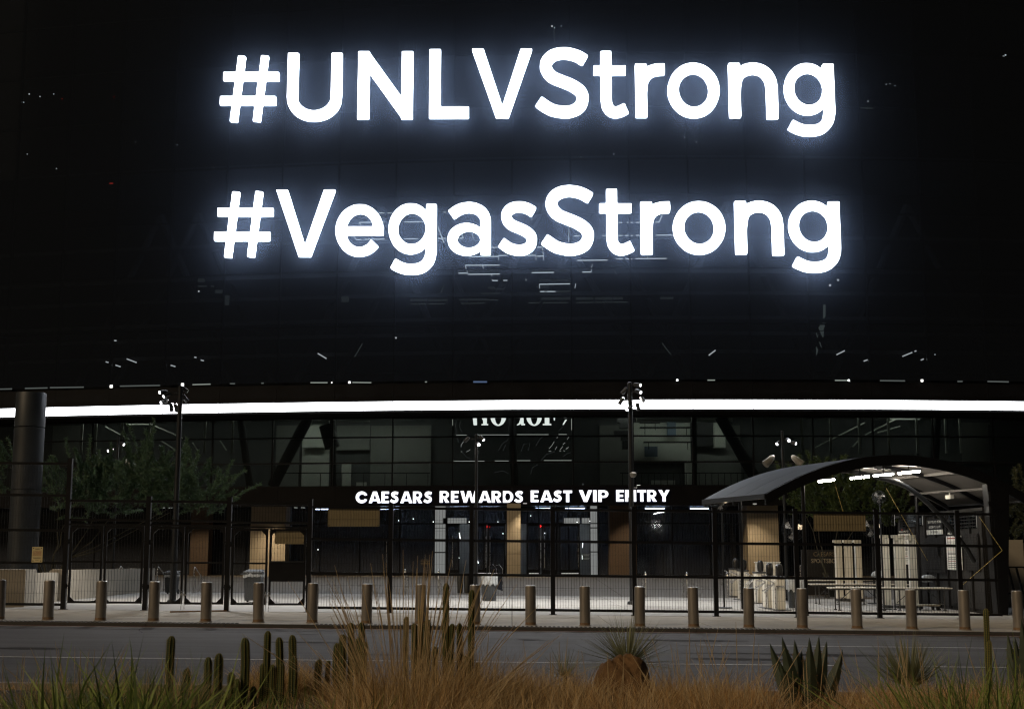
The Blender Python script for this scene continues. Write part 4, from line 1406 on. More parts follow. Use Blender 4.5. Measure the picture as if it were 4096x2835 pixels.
# tall run at the far left
x1 = PXW[0]
x0 = x1 - 2.25
xm = (x0 + x1) / 2
fp = empty('fence_panel', 'taller black mesh fence panel at the far left carrying the paper notice', 'fence')
z = [fz(q, xm) for q in (2436, 2270, 2140, 2000, 1873)]
post(fp, x1, z[4] + 0.12, 0.13)
post(fp, x0, z[4] + 0.05, 0.13)
for q, nm in zip(z, ('bottom_rail', 'rail', 'rail', 'rail', 'top_rail')):
    bar(fp, nm, x0 + 0.06, x1 - 0.065, q)
wires(MB(), x0 + 0.06, x1 - 0.06, z[0], z[4]).build('wire_mesh', 'black_steel', fp, kind='stuff')
shift(fp, (xm, Y_FENCE, gz(xm)))
x1 = x0
x0 = x1 - 2.3
fp = empty('fence_panel', 'tall black mesh fence panel cut by the left picture edge', 'fence')
for q, nm in zip(z, ('bottom_rail', 'rail', 'rail', 'rail', 'top_rail')):
    bar(fp, nm, x0, x1 - 0.065, q)
wires(MB(), x0, x1 - 0.06, z[0], z[4]).build('wire_mesh', 'black_steel', fp, kind='stuff')
shift(fp, (x1 - 1, Y_FENCE, gz(x1)))

# things tied to the fence
def board(name, px0, py0, px1, py1, m, label, cat, y=Y_FENCE + 0.03, th=0.012, group=None):
    a, b = at(px0, py1, y), at(px1, py0, y)
    o = empty(name, label, cat, ((a.x + b.x) / 2, y, a.z), group=group)
    mb = MB().box((0, 0, (b.z - a.z) / 2), (b.x - a.x, th, b.z - a.z))
    mb.build('board', m, o)
    ey = MB()
    for sx in (-1, 1):
        for z_ in (0.04, b.z - a.z - 0.04):
            ey.tube([(sx * ((b.x - a.x) / 2 - 0.04), -th, z_), (sx * ((b.x - a.x) / 2 - 0.04), -th - 0.006, z_)], 0.015, 8)
    ey.build('eyelets', 'ink', o, kind='stuff')
    return o, b.x - a.x, b.z - a.z


board('banner', 1311, 2031, 1519, 2105, 'tan_board', 'tan blank banner on the fence just below the entry sign', 'banner', group='blank banners on the fence')
board('banner', 1100, 2114, 1220, 2175, 'tan_board', 'smaller tan blank banner on the gate above the black push panel', 'banner', group='blank banners on the fence')
board('banner', 3256, 2047, 3460, 2123, 'tan_board', 'tan blank banner on the fence beneath the canopy', 'banner', group='blank banners on the fence')
o, bw, bh = board('paper_notice', 126, 2186, 172, 2248, 'aged_paper', 'yellowed paper notice tied to the tall fence at the far left', 'notice', y=Y_FENCE - 0.03, th=0.004)
for s, zq, sz in (('WARNING', 0.86, 0.05), ('NO TRESPASSING', 0.68, 0.045), ('VIOLATORS WILL', 0.58, 0.045), ('BE PROSECUTED', 0.48, 0.045)):
    text_obj('notice_text', s, sz, 'ink_red' if 0.4 < zq < 0.7 else 'ink', o, (0, -0.005, bh * zq), fit=bw * (0.4 if zq > 0.8 else 0.8), extrude=0.0005)

for zq, q in ((0.30, 0.8), (0.25, 0.66), (0.12, 0.3)):
    MB().box((0, -0.004, bh * zq), (bw * q, 0.002, 0.008)).build('printed_line', 'ink', o)

# ================================================================== POLES
def spot(parent, loc, to, en, col=(1, 0.96, 0.9), size=100, blend=0.8, soft=0.12):
    l = bpy.data.lights.new('lamp', 'SPOT')
    l.energy = en
    l.color = col
    l.spot_size = R(size)
    l.spot_blend = blend
    l.shadow_soft_size = soft
    o = link('lamp', l, parent)
    o.location = loc
    d = Vector(to) - Vector(loc)
    o.rotation_euler = (-d).to_track_quat('Z', 'Y').to_euler()
    return o


def flood(parent, p, d, size=0.26, r=0.07, lens='flood'):
    """cylindrical spotlight at p aimed along d"""
    p, d = Vector(p), Vector(d).normalized()
    m = MB()
    m.tube([p - d * size * 0.5, p - d * size * 0.35, p + d * size * 0.5, p + d * (size * 0.5 + 0.02)], [r * 0.6, r, r, r * 1.06], 14)
    f = m.build('floodlight', 'lamp_body', parent, True)
    ln = MB()
    ln.tube([p + d * (size * 0.5 + 0.021), p + d * (size * 0.5 + 0.03)], [r * 0.8, r * 0.7], 14)
    ln.build('lens', lens, f)
    br = MB()
    br.span(p, (p.x * 0.2, p.y * 0.2, p.z), 0.03)
    br.build('bracket', 'pole_steel', f)
    return f


def pole(px, py_top, py_base, r, label, D=None):
    b = on_ground(px, py_base) if D is None else Vector((at(px, 2000, D).x, D, 0))
    b.z = gz(b.x, b.y)
    top = at(px, py_top, b.y).z - b.z
    o = empty('light_pole', label, 'light pole', b, group='light poles on the plaza')
    m = MB()
    m.lathe([(0, r * 1.25), (top * 0.35, r * 1.1), (top * 0.36, r), (top, r * 0.85), (top + 0.02, r * 0.5)], n=14)
    m.build('shaft', 'pole_steel', o, True)
    MB().lathe([(0, r * 2.2), (0.05, r * 2.2), (0.10, r * 1.9), (0.12, r * 1.3)], n=14).build('base_flange', 'pole_steel', o, True)
    return o, top, b


def rel(px, py, b):
    q = at(px, py, b.y)
    return q - b


pa, ta, ba = pole(690, 1545, 2412, 0.088, 'tall dark pole with spotlights rising beside the feathery tree')
for px, py, d in ((678, 1569, (-0.8, -0.9, -0.25)), (694, 1580, (-.7, -.6, -.5)), (683, 1606, (-0.75, -0.8, -0.5)), (752, 1554, (0.9, 0.3, -0.55)), (755, 1590, (0.6, 0.9, -0.9)), (702, 1625, (0, 0.6, -1)), (722, 1628, (0.15, 0.5, -1))):
    q = rel(px - 20, py, ba)
    flood(pa, (q.x, -0.12 if d[1] < 0.2 else 0.1, q.z), d, lens='flood' if px < 700 else 'strip_dim')
pb, tb, bb = pole(2531, 1530, 2416, 0.088, 'tall dark pole with spotlights crossing the end of the entry sign')
for px, py, d in ((2551, 1566, (0.6, -0.8, -0.4)), (2500, 1560, (-.7, .6, -.8)), (2487, 1600, (-0.6, 0.4, -0.9)), (2512, 1632, (-0.4, -0.8, -0.6)), (2570, 1600, (0.5, -0.6, -0.75)), (2552, 1622, (0.3, 0.6, -1)), (2546, 1540, (0.8, -0.6, -0.2))):
    q = rel(px, py, bb)
    flood(pb, (q.x, -0.12 if d[1] < 0.2 else 0.1, q.z), d)
cam_b = MB()
cam_b.lathe([(-0.14, 0.07), (-0.08, 0.11), (0, 0.12), (0.04, 0.06)], (0.06, -0.14, rel(2535, 1893, bb).z), 14)
cam_b.build('camera_dome', 'lamp_shade', pb, True)
tee = MB()
q = rel(2560, 1950, bb)
tee.tube([(0.0, 0, q.z), (0.2, 0, q.z), (0.2, 0, q.z + 0.09), (0.32, 0, q.z + 0.09)], 0.014, 6)
tee.build('spigot', 'stainless', pb)
pc, tc, bc = pole(1905, 1738, 2409, 0.055, 'slim dark pole with one dazzling lamp in front of the club window', D=45.0)
for px, py, d, ln in ((1868, 1755, (-0.8, 0.6, -0.7), 'strip_dim'), (1926, 1752, (0.8, -0.5, -0.8), 'flood'), (1912, 1776, (0.25, -0.9, -0.3), 'flood_hot')):
    q = rel(px, py, bc)
    flood(pc, (q.x, -0.1 if d[1] < 0.2 else 0.1, q.z), d, 0.2, 0.06, ln)


def shade_arm(o, z):
    MB().span((-0.5, 0, z), (0.5, 0, z), 0.05).build('cross_arm', 'pole_steel', o)
    for s in (-1, 1):
        m = MB()
        for q in range(6):
            pass
        a = Vector((s * 0.42, 0, z + 0.02))
        d = Vector((s * 0.75, -0.2, -0.65)).normalized()
        m.tube([a - d * 0.10 + Vector((0, 0, .22)), a + Vector((0, 0, .22)), a + d * 0.2 + Vector((0, 0, .2)), a + d * 0.42 + Vector((0, 0, .2))], [0.04, 0.11, 0.14, 0.16], 14)
        m.build('lamp_hood', 'lamp_shade', o, True)


pd, td, bd = pole(462, 1745, 2385, 0.05, 'pole with twin hooded lamps standing inside the feathery tree', D=52.0)
for px, py, d in ((447, 1801, (-0.8, -0.7, -0.35)), (492, 1776, (0.9, -0.6, -0.35))):
    q = rel(px, py, bd)
    flood(pd, (q.x, -0.12, q.z), d, 0.2, 0.07)
shade_arm(pd, rel(462, 1870, bd).z)
pe, te, be = pole(3137, 1725, 2385, 0.06, 'pole with twin hooded lamps behind the curved canopy', D=52.0)
for px, py, d in ((3112, 1772, (-0.8, -0.7, -0.5)), (3150, 1760, (0.1, -0.9, -0.3)), (3170, 1772, (0.8, -0.6, -0.3))):
    q = rel(px, py, be)
    flood(pe, (q.x, -0.12, q.z), d, 0.2, 0.075)
shade_arm(pe, rel(3137, 1853, be).z)
# what those floodlights throw on the plaza
for o, b, t, en in ((pa, ba, ta, 2300), (pb, bb, tb, 2500), (pc, bc, tc, 1100), (pd, bd, td, 200), (pe, be, te, 350)):
    spot(o, (0, 0.4, t - 0.5), (0, -1.2, 0), en, size=140, blend=0.7, soft=0.3)
# wide dark column at far left
b = at(82, 2380, 47.5)
b.z = gz(b.x, b.y)
vc = empty('vent_column', 'broad round dark column rising behind the fence at far left', 'column', b)
top = at(120, 1572, 47.5).z - b.z
r = 116 / F * 47.5 / 2
MB().lathe([(0, r), (at(0, 1960, 47.5).z - b.z, r)], n=36).build('drum', 'big_column', vc, True)
MB().lathe([(at(0, 1958, 47.5).z - b.z, r * 1.0), (at(0, 1712, 47.5).z - b.z, r * 1.0)], n=36).build('drum', 'big_column', vc, True)
MB().lathe([(at(0, 1708, 47.5).z - b.z, r * 1.005), (top - 0.03, r * 1.005), (top, r * 0.98)], n=36).build('drum', 'big_column', vc, True)

# ================================================================== PLANTER WALLS at left
pw = empty('planter_wall', 'pale concrete planter wall with stepped ends behind the left gates', 'wall', (-14.85, 43.6, gz(-14.85)))


def pbox(name, x0, x1, y0, y1, z1):
    m = MB()
    z0 = gz(x0, y0) - 0.05
    e = 0.015
    m.box(((x0 + x1) / 2 + 14.85, (y0 + y1) / 2 - 43.6, (z0 + z1) / 2 - gz(-14.85)), (x1 - x0, y1 - y0, z1 - z0))
    m.box(((x0 + x1) / 2 + 14.85, (y0 + y1) / 2 - 43.6, z1 + 0.012 - gz(-14.85)), (x1 - x0 - 2 * e, y1 - y0 - 2 * e, 0.024))
    m.build(name, 'planter_concrete', pw)


pbox('end_block', -15.35, -14.2, 39.0, 39.9, 1.20)
pbox('return_wall', -15.0, -14.7, 39.91, 43.3, 1.06)
pbox('pier', -14.95, -14.55, 43.32, 43.7, 1.16)
for q in range(6):
    pbox('wall_block', -15.15, -14.72, 43.72 + 1.9 * q, 43.72 + 1.9 * q + 1.885, 1.12 - 0.012 * q)
pbox('wall_cap', -15.9, -15.02, 39.92, 43.3, 0.86)

# ================================================================== HANDRAILS
HR = [(477, 'left'), (628, 'left'), (775, 'left'), (1619, 'mid'), (1754, 'mid'), (1888, 'mid'), (2583, 'right'), (2748, 'right'), (2910, 'right')]
for i, (px, side) in enumerate(HR):
    y = 54.0
    x = at(px, 2330, y).x
    z = gz(x, y)
    o = empty('handrail', f'bent stainless handrail, {ORD[i]} from the left across the plaza', 'handrail', (x, y, z), group='handrails across the plaza')
    m = MB()
    m.tube([(0, 0, 0), (0, 0, 0.88), (0, 0.03, 0.96), (0, 0.10, 1.0), (0, 0.20, 0.98), (0, 1.5, 0.52)], 0.024, 8)
    m.build('rail', 'stainless', o, True)
    MB().tube([(0, 1.1, 0), (0, 1.1, 0.66)], 0.02, 8).build('rear_post', 'stainless', o, True)
    MB().lathe([(0, 0.05), (0.012, 0.05)], n=10).build('base_plate', 'stainless', o, True)

# ================================================================== BINS
def round_bin(px, py, w_px, h, label, bagged=True):
    b = on_ground(px, py)
    b.z = gz(b.x, b.y)
    r = w_px / F * b.y / 2
    o = empty('trash_can', label, 'bin', b, group='round bins on the plaza')
    m = MB()
    m.lathe([(0, r * 0.84), (0.02, r * 0.86), (h * 0.55, r * 0.95), (h * 0.96, r), (h, r * 1.03)], n=26)
    m.build('barrel', 'bin_dark', o, True)
    if bagged:
        g = MB()
        n = 30
        vs, fs = [], []
        for j, (z, rr) in enumerate([(h * 0.62, 1.05), (h * 0.70, 1.09), (h * 0.85, 1.07), (h * 1.0, 1.08), (h * 1.03, 1.0), (h * 0.98, 0.9)]):
            for q in range(n):
                a = 2 * math.pi * q / n
                R_ = r * (rr + 0.035 * math.sin(q * 7.3 + j * 2) + random.uniform(-0.02, 0.02))
                zz = z + (0.05 * math.sin(q * 2.1) + random.uniform(-0.015, 0.015)) * (j == 0 or j == 4)
                vs.append((R_ * math.cos(a), R_ * math.sin(a), zz))
        for j in range(5):
            for q in range(n):
                a, c = j * n + q, j * n + (q + 1) % n
                fs.append((a, c, c + n, a + n))
        g.add(vs, fs).build('bin_liner', 'clear_bag', o, True)
    return o


round_bin(1957, 2402, 62, 0.92, 'round bin with clear liner standing in front of the doors')
round_bin(3190, 2430, 78, 0.92, 'round bin with clear liner beside the turnstiles')


def wheelie(px, py, w_px, h, label):
    b = on_ground(px, py)
    b.z = gz(b.x, b.y)
    w_ = w_px / F * b.y
    o = empty('wheelie_bin', label, 'bin', b, group='wheelie bins by the gates')
    m = MB()
    bw_ = w_ * 0.42
    tw = w_ * 0.5
    m.add([(-bw_, -bw_, 0.06), (bw_, -bw_, 0.06), (bw_, bw_, 0.06), (-bw_, bw_, 0.06), (-tw, -tw, h), (tw, -tw, h), (tw, tw, h), (-tw, tw, h)],
          [(0, 3, 2, 1), (4, 5, 6, 7), (0, 1, 5, 4), (1, 2, 6, 5), (2, 3, 7, 6), (3, 0, 4, 7)])
    m.box((0, 0, h - 0.04), (tw * 2 + 0.06, tw * 2 + 0.06, 0.05))
    m.build('tub', 'bin_dark', o)
    l = MB()
    l.add([(-tw - 0.03, -tw - 0.04, h + 0.01), (tw + 0.03, -tw - 0.04, h + 0.01), (tw + 0.03, tw + 0.05, h + 0.05), (-tw - 0.03, tw + 0.05, h + 0.05),
           (-tw * .9, -tw * .9, h + 0.05), (tw * .9, -tw * .9, h + 0.05), (tw * .9, tw * .9, h + 0.09), (-tw * .9, tw * .9, h + 0.09)],
          [(0, 3, 2, 1), (4, 5, 6, 7), (0, 1, 5, 4), (1, 2, 6, 5), (2, 3, 7, 6), (3, 0, 4, 7)])
    l.build('lid', 'bin_dark', o)
    MB().tube([(-tw - 0.14, tw * 0.2, h - 0.06), (-tw - 0.14, -tw * 0.2, h - 0.06), (-tw, -tw * 0.2, h - 0.06)], 0.016, 6).build('handle', 'bin_dark', o)
    for s in (-1, 1):
        MB().tube([(s * bw_ * 0.9, bw_ + 0.02, 0.09), (s * (bw_ * 0.9 + 0.05), bw_ + 0.02, 0.09)], 0.09, 14).build('wheel', 'tyre', o)
    bag = MB()
    n = 28
    vs, fs = [], []
    for j, (z_, s_) in enumerate([(h - 0.16, 1.04), (h - 0.06, 1.10), (h + 0.0, 1.08)]):
        for q in range(n):
            a = 2 * math.pi * q / n
            c, s2 = math.cos(a), math.sin(a)
            mm = max(abs(c), abs(s2))
            R_ = tw * s_ / mm * (1 + random.uniform(-0.02, 0.03))
            vs.append((R_ * c, R_ * s2, z_ + random.uniform(-0.03, 0.03)))
    for j in range(2):
        for q in range(n):
            a, c = j * n + q, j * n + (q + 1) % n
            fs.append((a, c, c + n, a + n))
    bag.add(vs, fs).build('bin_liner', 'clear_bag', o, True)


wheelie(1013, 2407, 68, 0.98, 'dark grey wheelie bin with liner behind the third gate bay')
wheelie(686, 2374, 48, 0.80, 'smaller dark bin standing farther back behind the pole base')
# lean bins/cones by the glass doors: dark tapered planter stand
for px, lab in ((1840, 'slim dark tapered stand in front of the glass doors, left one'), (1868, 'slim dark tapered stand in front of the glass doors, right one')):
    b = on_ground(px, 2373)
    o = empty('queue_stand', lab, 'stand', (b.x, b.y, gz(b.x, b.y)), group='dark stands before the doors')
    MB().lathe([(0, 0.11), (0.02, 0.11), (0.7, 0.14), (0.72, 0.13)], n=14).build('body', 'bin_dark', o, True)
    MB().lathe([(0.721, 0.145), (0.75, 0.145)], n=14).build('rim', 'black_steel', o, True)
# folded A-boards leaning by the bin
for q, (px, lab) in enumerate(((1970, 'clear acrylic board leaning behind the lined bin, left one'), (1995, 'clear acrylic board leaning behind the lined bin, right one'))):
    b = on_ground(px, 2378)
    o = empty('acrylic_board', lab, 'board', (b.x, b.y, gz(b.x, b.y)), R(12), group='acrylic boards by the bin')
    m = MB()
    m.add([(-0.14, 0, 0.25), (0.16, 0, 0.15), (0.16, 0.02, 1.05), (0.02, 0.02, 1.22), (-0.14, 0.02, 1.16)], [(0, 1, 2, 3, 4)])
    m.v += [(a, c + 0.012, d) for a, c, d in m.v]
    m.f += [(9, 8, 7, 6, 5)] + [(i, i + 5, (i + 1) % 5 + 5, (i + 1) % 5) for i in range(5)]
    m.mi = [0] * len(m.f)
    m.build('sheet', 'door_glass', o)
    fr = MB()
    fr.tube([(-0.14, -0.01, 0.0), (-0.14, 0.01, 1.16), (0.02, 0.01, 1.22), (0.16, 0.01, 1.05), (0.16, -0.01, 0.0)], 0.008, 6)
    fr.build('edge_frame', 'stainless', o)
# timber batten lying on the pavement
a, b = on_ground(681, 2449), on_ground(905, 2444)
o = MB()
o.span((a.x, a.y, gz(a.x) + 0.022), (b.x, b.y, gz(b.x) + 0.022), 0.05, 0.035)
o.build('timber_batten', 'wood', None, label='thin timber batten lying on the pavement between two bollards', cat='batten')

# ================================================================== CANOPY
YAW = math.atan2(1.18, 4.2)
CW, CL, CR_, CZ = 9.0, 4.36, 1.22, 3.30
c0 = Vector((7.36, 38.5, 0)) + Vector((math.cos(YAW), math.sin(YAW), 0)) * (CW / 2)
gc = gz(c0.x, c0.y)
can = empty('canopy_shelter', 'curved metal canopy shelter with lit tubes over the security lanes', 'shelter', (c0.x, c0.y, gc), YAW)


def arch(X):
    return CZ - gc + CR_ * (1 - (2 * X / CW) ** 2)


NS = 28
XA = [-CW / 2 + CW * i / NS for i in range(NS + 1)]
for q in range(3):            # roof sheets, upper skin
    y0, y1 = CL * q / 3 + 0.008, CL * (q + 1) / 3 - 0.008
    m = MB()
    m.strip([((X, y0, arch(X) + 0.075), (X, y1, arch(X) + 0.075)) for X in XA], (0, 0, 0.03))
    m.build('roof_sheet', 'canopy_sheet', can, True)
m = MB()
m.strip([((X, 0.06, arch(X) - 0.02), (X, CL - 0.06, arch(X) - 0.02)) for X in XA], (0, 0, 0.05))
m.build('roof_lining', 'canopy_under', can, True)
for y in (0.0, CL * 0.5, CL):
    m = MB()
    d0, d1 = (0.20, 0.09) if y == 0 else (0.14, 0.02)
    m.strip([((X, y - 0.05, arch(X) - d0 - 0.02), (X, y - 0.05, arch(X) + d1 - 0.045 * (y != 0))) for X in XA], (0, 0.10, 0))
    m.build('arch_rib', 'black_steel', can, True)
for s in (-1, 1):
    m = MB()
    m.span((s * (CW / 2), -0.05, arch(CW / 2) + 0.03), (s * (CW / 2), CL + 0.05, arch(CW / 2) + 0.03), 0.10, 0.14)
    m.build('eaves_rail', 'pole_steel', can)
for X in (-2.2, 0.0, 2.2):
    m = MB()
    m.span((X, 0.06, arch(X) - 0.07), (X, CL - 0.06, arch(X) - 0.07), 0.07, 0.09)
    m.build('purlin', 'canopy_under', can)
for X, wd in ((3.25, 0.36),):
    for y in (0.06,):
        m = MB()
        zt_ = arch(X) - 0.1
        m.add([(X - wd / 2, y - 0.12, -0.05), (X + wd / 2, y - 0.12, -0.05), (X + wd / 2, y + 0.12, -0.05), (X - wd / 2, y + 0.12, -0.05),
               (X - wd / 2 - 0.15, y - 0.12, zt_), (X + wd / 2 + 0.28, y - 0.12, zt_ - 0.1), (X + wd / 2 + 0.28, y + 0.12, zt_ - 0.1), (X - wd / 2 - 0.15, y + 0.12, zt_)],
              [(0, 3, 2, 1), (4, 5, 6, 7), (0, 1, 5, 4), (1, 2, 6, 5), (2, 3, 7, 6), (3, 0, 4, 7)])
        m.build('leg', 'black_steel', can)
for s, y in ((-1, 0.06), (-1, CL - 0.06), (1, CL - 0.06)):
    m = MB()
    m.tube([(s * 3.25, y, -0.05), (s * 3.25, y, arch(-3.25) - 0.1)], 0.055, 12)
    m.build('leg', 'black_steel', can, True)
m = MB()
m.tube([(3.0 - 0.25 * 0, 0.9 + 0 * i, 1.55) if i == 0 else (3.1 - 3.3 * (i / 10) ** 1.0, 0.9, 1.55 + 2.55 * math.sin(i / 10 * math.pi / 2)) for i in range(11)], 0.075, 10)
m.build('arched_brace', 'pole_steel', can, True)
# lit tubes
T = []
for X, y0, y1, zd in ((-1.95, 0.5, 1.5, 0.42), (0.72, 0.10, 1.32, 0.34), (0.72, 1.56, 2.76, 0.34), (0.72, 3.0, 4.2, 0.34)):
    h = MB()
    z = arch(X) - zd
    h.span((X, y0, z + 0.06), (X, y1, z + 0.06), 0.10, 0.05)
    h.span((X, (y0 + y1) / 2, z + 0.06), (X, (y0 + y1) / 2, arch(X) - 0.03), 0.03)
    hb = h.build('light_fitting', 'lamp_body', can)
    t = MB()
    t.tube([(X, y0 + 0.01, z), (X, y0 + 0.05, z), (X, y1 - 0.05, z), (X, y1 - 0.01, z)], [0.018, 0.034, 0.034, 0.018], 12)
    t.build('lit_tube', 'tube', hb, True)
bx_ = MB().box((-0.3, 0.4, arch(-0.3) - 0.19), (0.34, 0.3, 0.24))
bx_.build('speaker_box', 'lamp_body', can)
tr = MB()
tr.span((3.05, 0.3, arch(3.05) - 0.30), (3.05, CL, arch(3.05) - 0.30), 0.06, 0.07)
tr.build('cable_tray', 'canopy_under', can)
sb = MB()
sb.box((3.05, 2.1, arch(3.05) - 0.48), (0.12, 0.28, 0.12))
sb.tube([(3.05, 2.1, arch(3.05) - 0.42), (3.05, 2.1, arch(3.05) - 0.34)], 0.02, 6)
sb.build('sensor_box', 'cream_panel', can)
jb = MB()
jb.box((2.98, 0.0, arch(3.05) - 0.55), (0.08, 0.16, 0.3))
jb.box((2.98, 0.0, arch(3.05) - 1.0), (0.08, 0.16, 0.3))
jb.build('junction_box', 'lamp_body', can)
for (xa, ya, za), (xb, yb, zb) in (((-2.2, 0.2, arch(-2.2) - .2), (-1.75, 0.15, 2.5)), ((-0.4, 0.2, 3.75), (0.75, 0.1, 1.75)), ((2.65, 0.0, 2.9), (3.2, -0.25, 1.9)), ((3.2, -0.25, 1.9), (1.9, 0.2, 0.75)), ((0.75, 0.1, 1.75), (0.9, 0.2, 1.6))):
    MB().tube([(xa, ya, za), (xb, yb, zb)], 0.008, 5).build('tie_rope', 'rope', can)

# ================================================================== KIOSK under the canopy
KX = 14.55
ko = empty('kiosk', 'black ribbed ticket kiosk with posters under the canopy', 'kiosk', (KX, 41.0, gz(KX, 41)))
kz = gz(KX, 41)
KH = 3.15
m = MB().box((0.3, 4.6, KH / 2), (0.5, 9.2, KH))
m.build('body', 'kiosk_black', ko)
MB().box((0.3, 4.6, KH + 0.05), (0.7, 9.4, 0.1)).build('roof', 'kiosk_grey', ko)
n = 0
y = 0.06
while y < 9.1:                     # upright panels between ribs
    MB().box((0.03, y + 0.55, KH / 2 - 0.02), (0.05, 1.02, KH - 0.3)).build('wall_panel', 'kiosk_grey', ko)
    MB().box((0.0, y, KH / 2), (0.10, 0.07, KH - 0.1)).build('rib', 'kiosk_black', ko)
    y += 1.14


def kface(name, px0, py0, px1, py1, m, th=0.02, out=0.03, parent=None):
    a, b = at_x(px1, py1, KX), at_x(px0, py0, KX)       # a nearer
    ymid = (a.y + b.y) / 2
    z0 = at_x((px0 + px1) / 2, py1, KX).z - kz
    z1 = at_x((px0 + px1) / 2, py0, KX).z - kz
    L = abs(b.y - a.y)
    o = MB().box((0, 0, 0), (th, L, z1 - z0)).build(name, m, parent or ko)
    o.location = (-out, ymid - 41, (z0 + z1) / 2)
    return o, L, z1 - z0


for r in ((3604, 2052, 3694, 2105), (3802, 2052, 3911, 2114), (3571, 2052, 3582, 2105)):
    o, L, H = kface('window', *r, 'window_glass', 0.03, 0.05)
    MB().box((0.03, 0, 0), (0.02, L - 0.05, H - 0.05)).build('blind', 'glow_blind', o)
    zz = -H / 2 + 0.06
    while zz < H / 2:
        MB().box((-0.018, 0, zz), (0.01, L, 0.018)).build('slat', 'kiosk_grey', o)
        zz += 0.105
o, L, H = kface('notice_panel', 3713, 2075, 3777, 2116, 'kiosk_black', 0.02, 0.05)
rotk = (math.pi / 2, 0, -math.pi / 2)
text_obj('panel_text', 'THANK YOU FOR VISITING', 0.12, 'white_paper', o, (-0.013, 0, 0.07), rotk, fit=L * 0.9, extrude=0.001)
text_obj('panel_text', 'ALLEGIANT STADIUM', 0.12, 'white_paper', o, (-0.013, 0, -0.10), rotk, fit=L * 0.75, extrude=0.001)
o, L, H = kface('notice_panel', 3713, 2118, 3777, 2137, 'white_paper', 0.02, 0.05)
text_obj('panel_text', 'NO RE-ENTRY', 0.1, 'ink', o, (-0.013, 0, 0), rotk, fit=L * 0.45, extrude=0.001)
for r in ((3599, 2134, 3651, 2256), (3792, 2142, 3858, 2278)):
    o, L, H = kface('poster', *r, 'white_paper', 0.015, 0.06)
    zz = H / 2 - 0.08
    q = 0
    while zz > -H / 2 + 0.08:
        wl = L * random.uniform(0.55, 0.86)
        MB().box((-0.009, (wl - L * 0.86) / 2 * -1, zz), (0.003, wl, 0.016 if q % 7 else 0.035)).build('printed_line', 'ink' if q % 5 else 'ink_red', o)
        zz -= 0.065 if q % 7 else 0.11
        q += 1
    text_obj('poster_heading', 'WELCOME TO', 0.09, 'white_paper', o, (0.02 - 0.03, 0, H / 2 + 0.08), rotk, fit=L * 0.8, extrude=0.001)
    MB().box((0.0, L * 0.15, H / 2 + 0.15), (0.012, 0.07, 0.05)).build('red_mark', 'ink_red', o)
o, L, H = kface('door_window', 3757, 2178, 3773, 2226, 'cream_shade', 0.02, 0.05)
for r in ((3703, 2150, 3790, 2290), (3862, 2133, 3925, 2282)):
    o, L, H = kface('door_panel', *r, 'kiosk_black', 0.03, 0.045)
    zz = -H / 2 + 0.06
    while zz < H / 2 - 0.04:
        MB().box((-0.02, 0, zz), (0.02, L - 0.1, 0.02)).build('louvre_slat', 'kiosk_grey', o)
        zz += 0.085

# sports-book sign wall behind
SD = 57.0
a, b = at(3237, 2263, SD), at(3357, 2197, SD)
o = empty('wall_sign', 'dark brown wall sign with tan capitals behind the security lanes', 'sign', ((a.x + b.x) / 2, SD, gz(a.x, SD)))
zz = gz(a.x, SD)
MB().box((0.3, 0.1, (b.z - zz) / 2), (b.x - a.x + 1.2, 0.16, b.z - zz)).build('panel', 'sign_brown', o)
text_obj('sign_text', 'CAESARS', 0.26, 'sign_tan', o, (0, 0.01, at(3290, 2216, SD).z - zz), fit=(3333 - 3249) / F * SD, extrude=0.008)
text_obj('sign_text', 'SPORTSBOOK', 0.26, 'stone_column', o, (0.12, 0.01, at(3290, 2243, SD).z - zz), fit=(3375 - 3249) / F * SD, extrude=0.008)
# temporary crowd barrier in front of it
for q in range(2):
    px = 3275 + 95 * q
    b = on_ground(px, 2370)
    o = empty('crowd_barrier', f'low steel crowd barrier before the wall sign, {ORD[q]} from the left', 'barrier', (b.x, b.y, gz(b.x, b.y)), R(3), group='crowd barriers')
    MB().tube([(-0.85, 0, 0.0), (-0.85, 0, 1.0), (-0.78, 0, 1.06), (0.78, 0, 1.06), (0.85, 0, 1.0), (0.85, 0, 0)], 0.02, 8).build('frame', 'stainless', o, True)
    MB().tube([(-0.85, 0, 0.2), (0.85, 0, 0.2)], 0.016, 8).build('lower_rail', 'stainless', o)
    for i in range(1, 14):
        MB().tube([(-0.85 + 1.7 * i / 14, 0, 0.2), (-0.85 + 1.7 * i / 14, 0, 1.05)], 0.008, 6).build('upright', 'stainless', o)

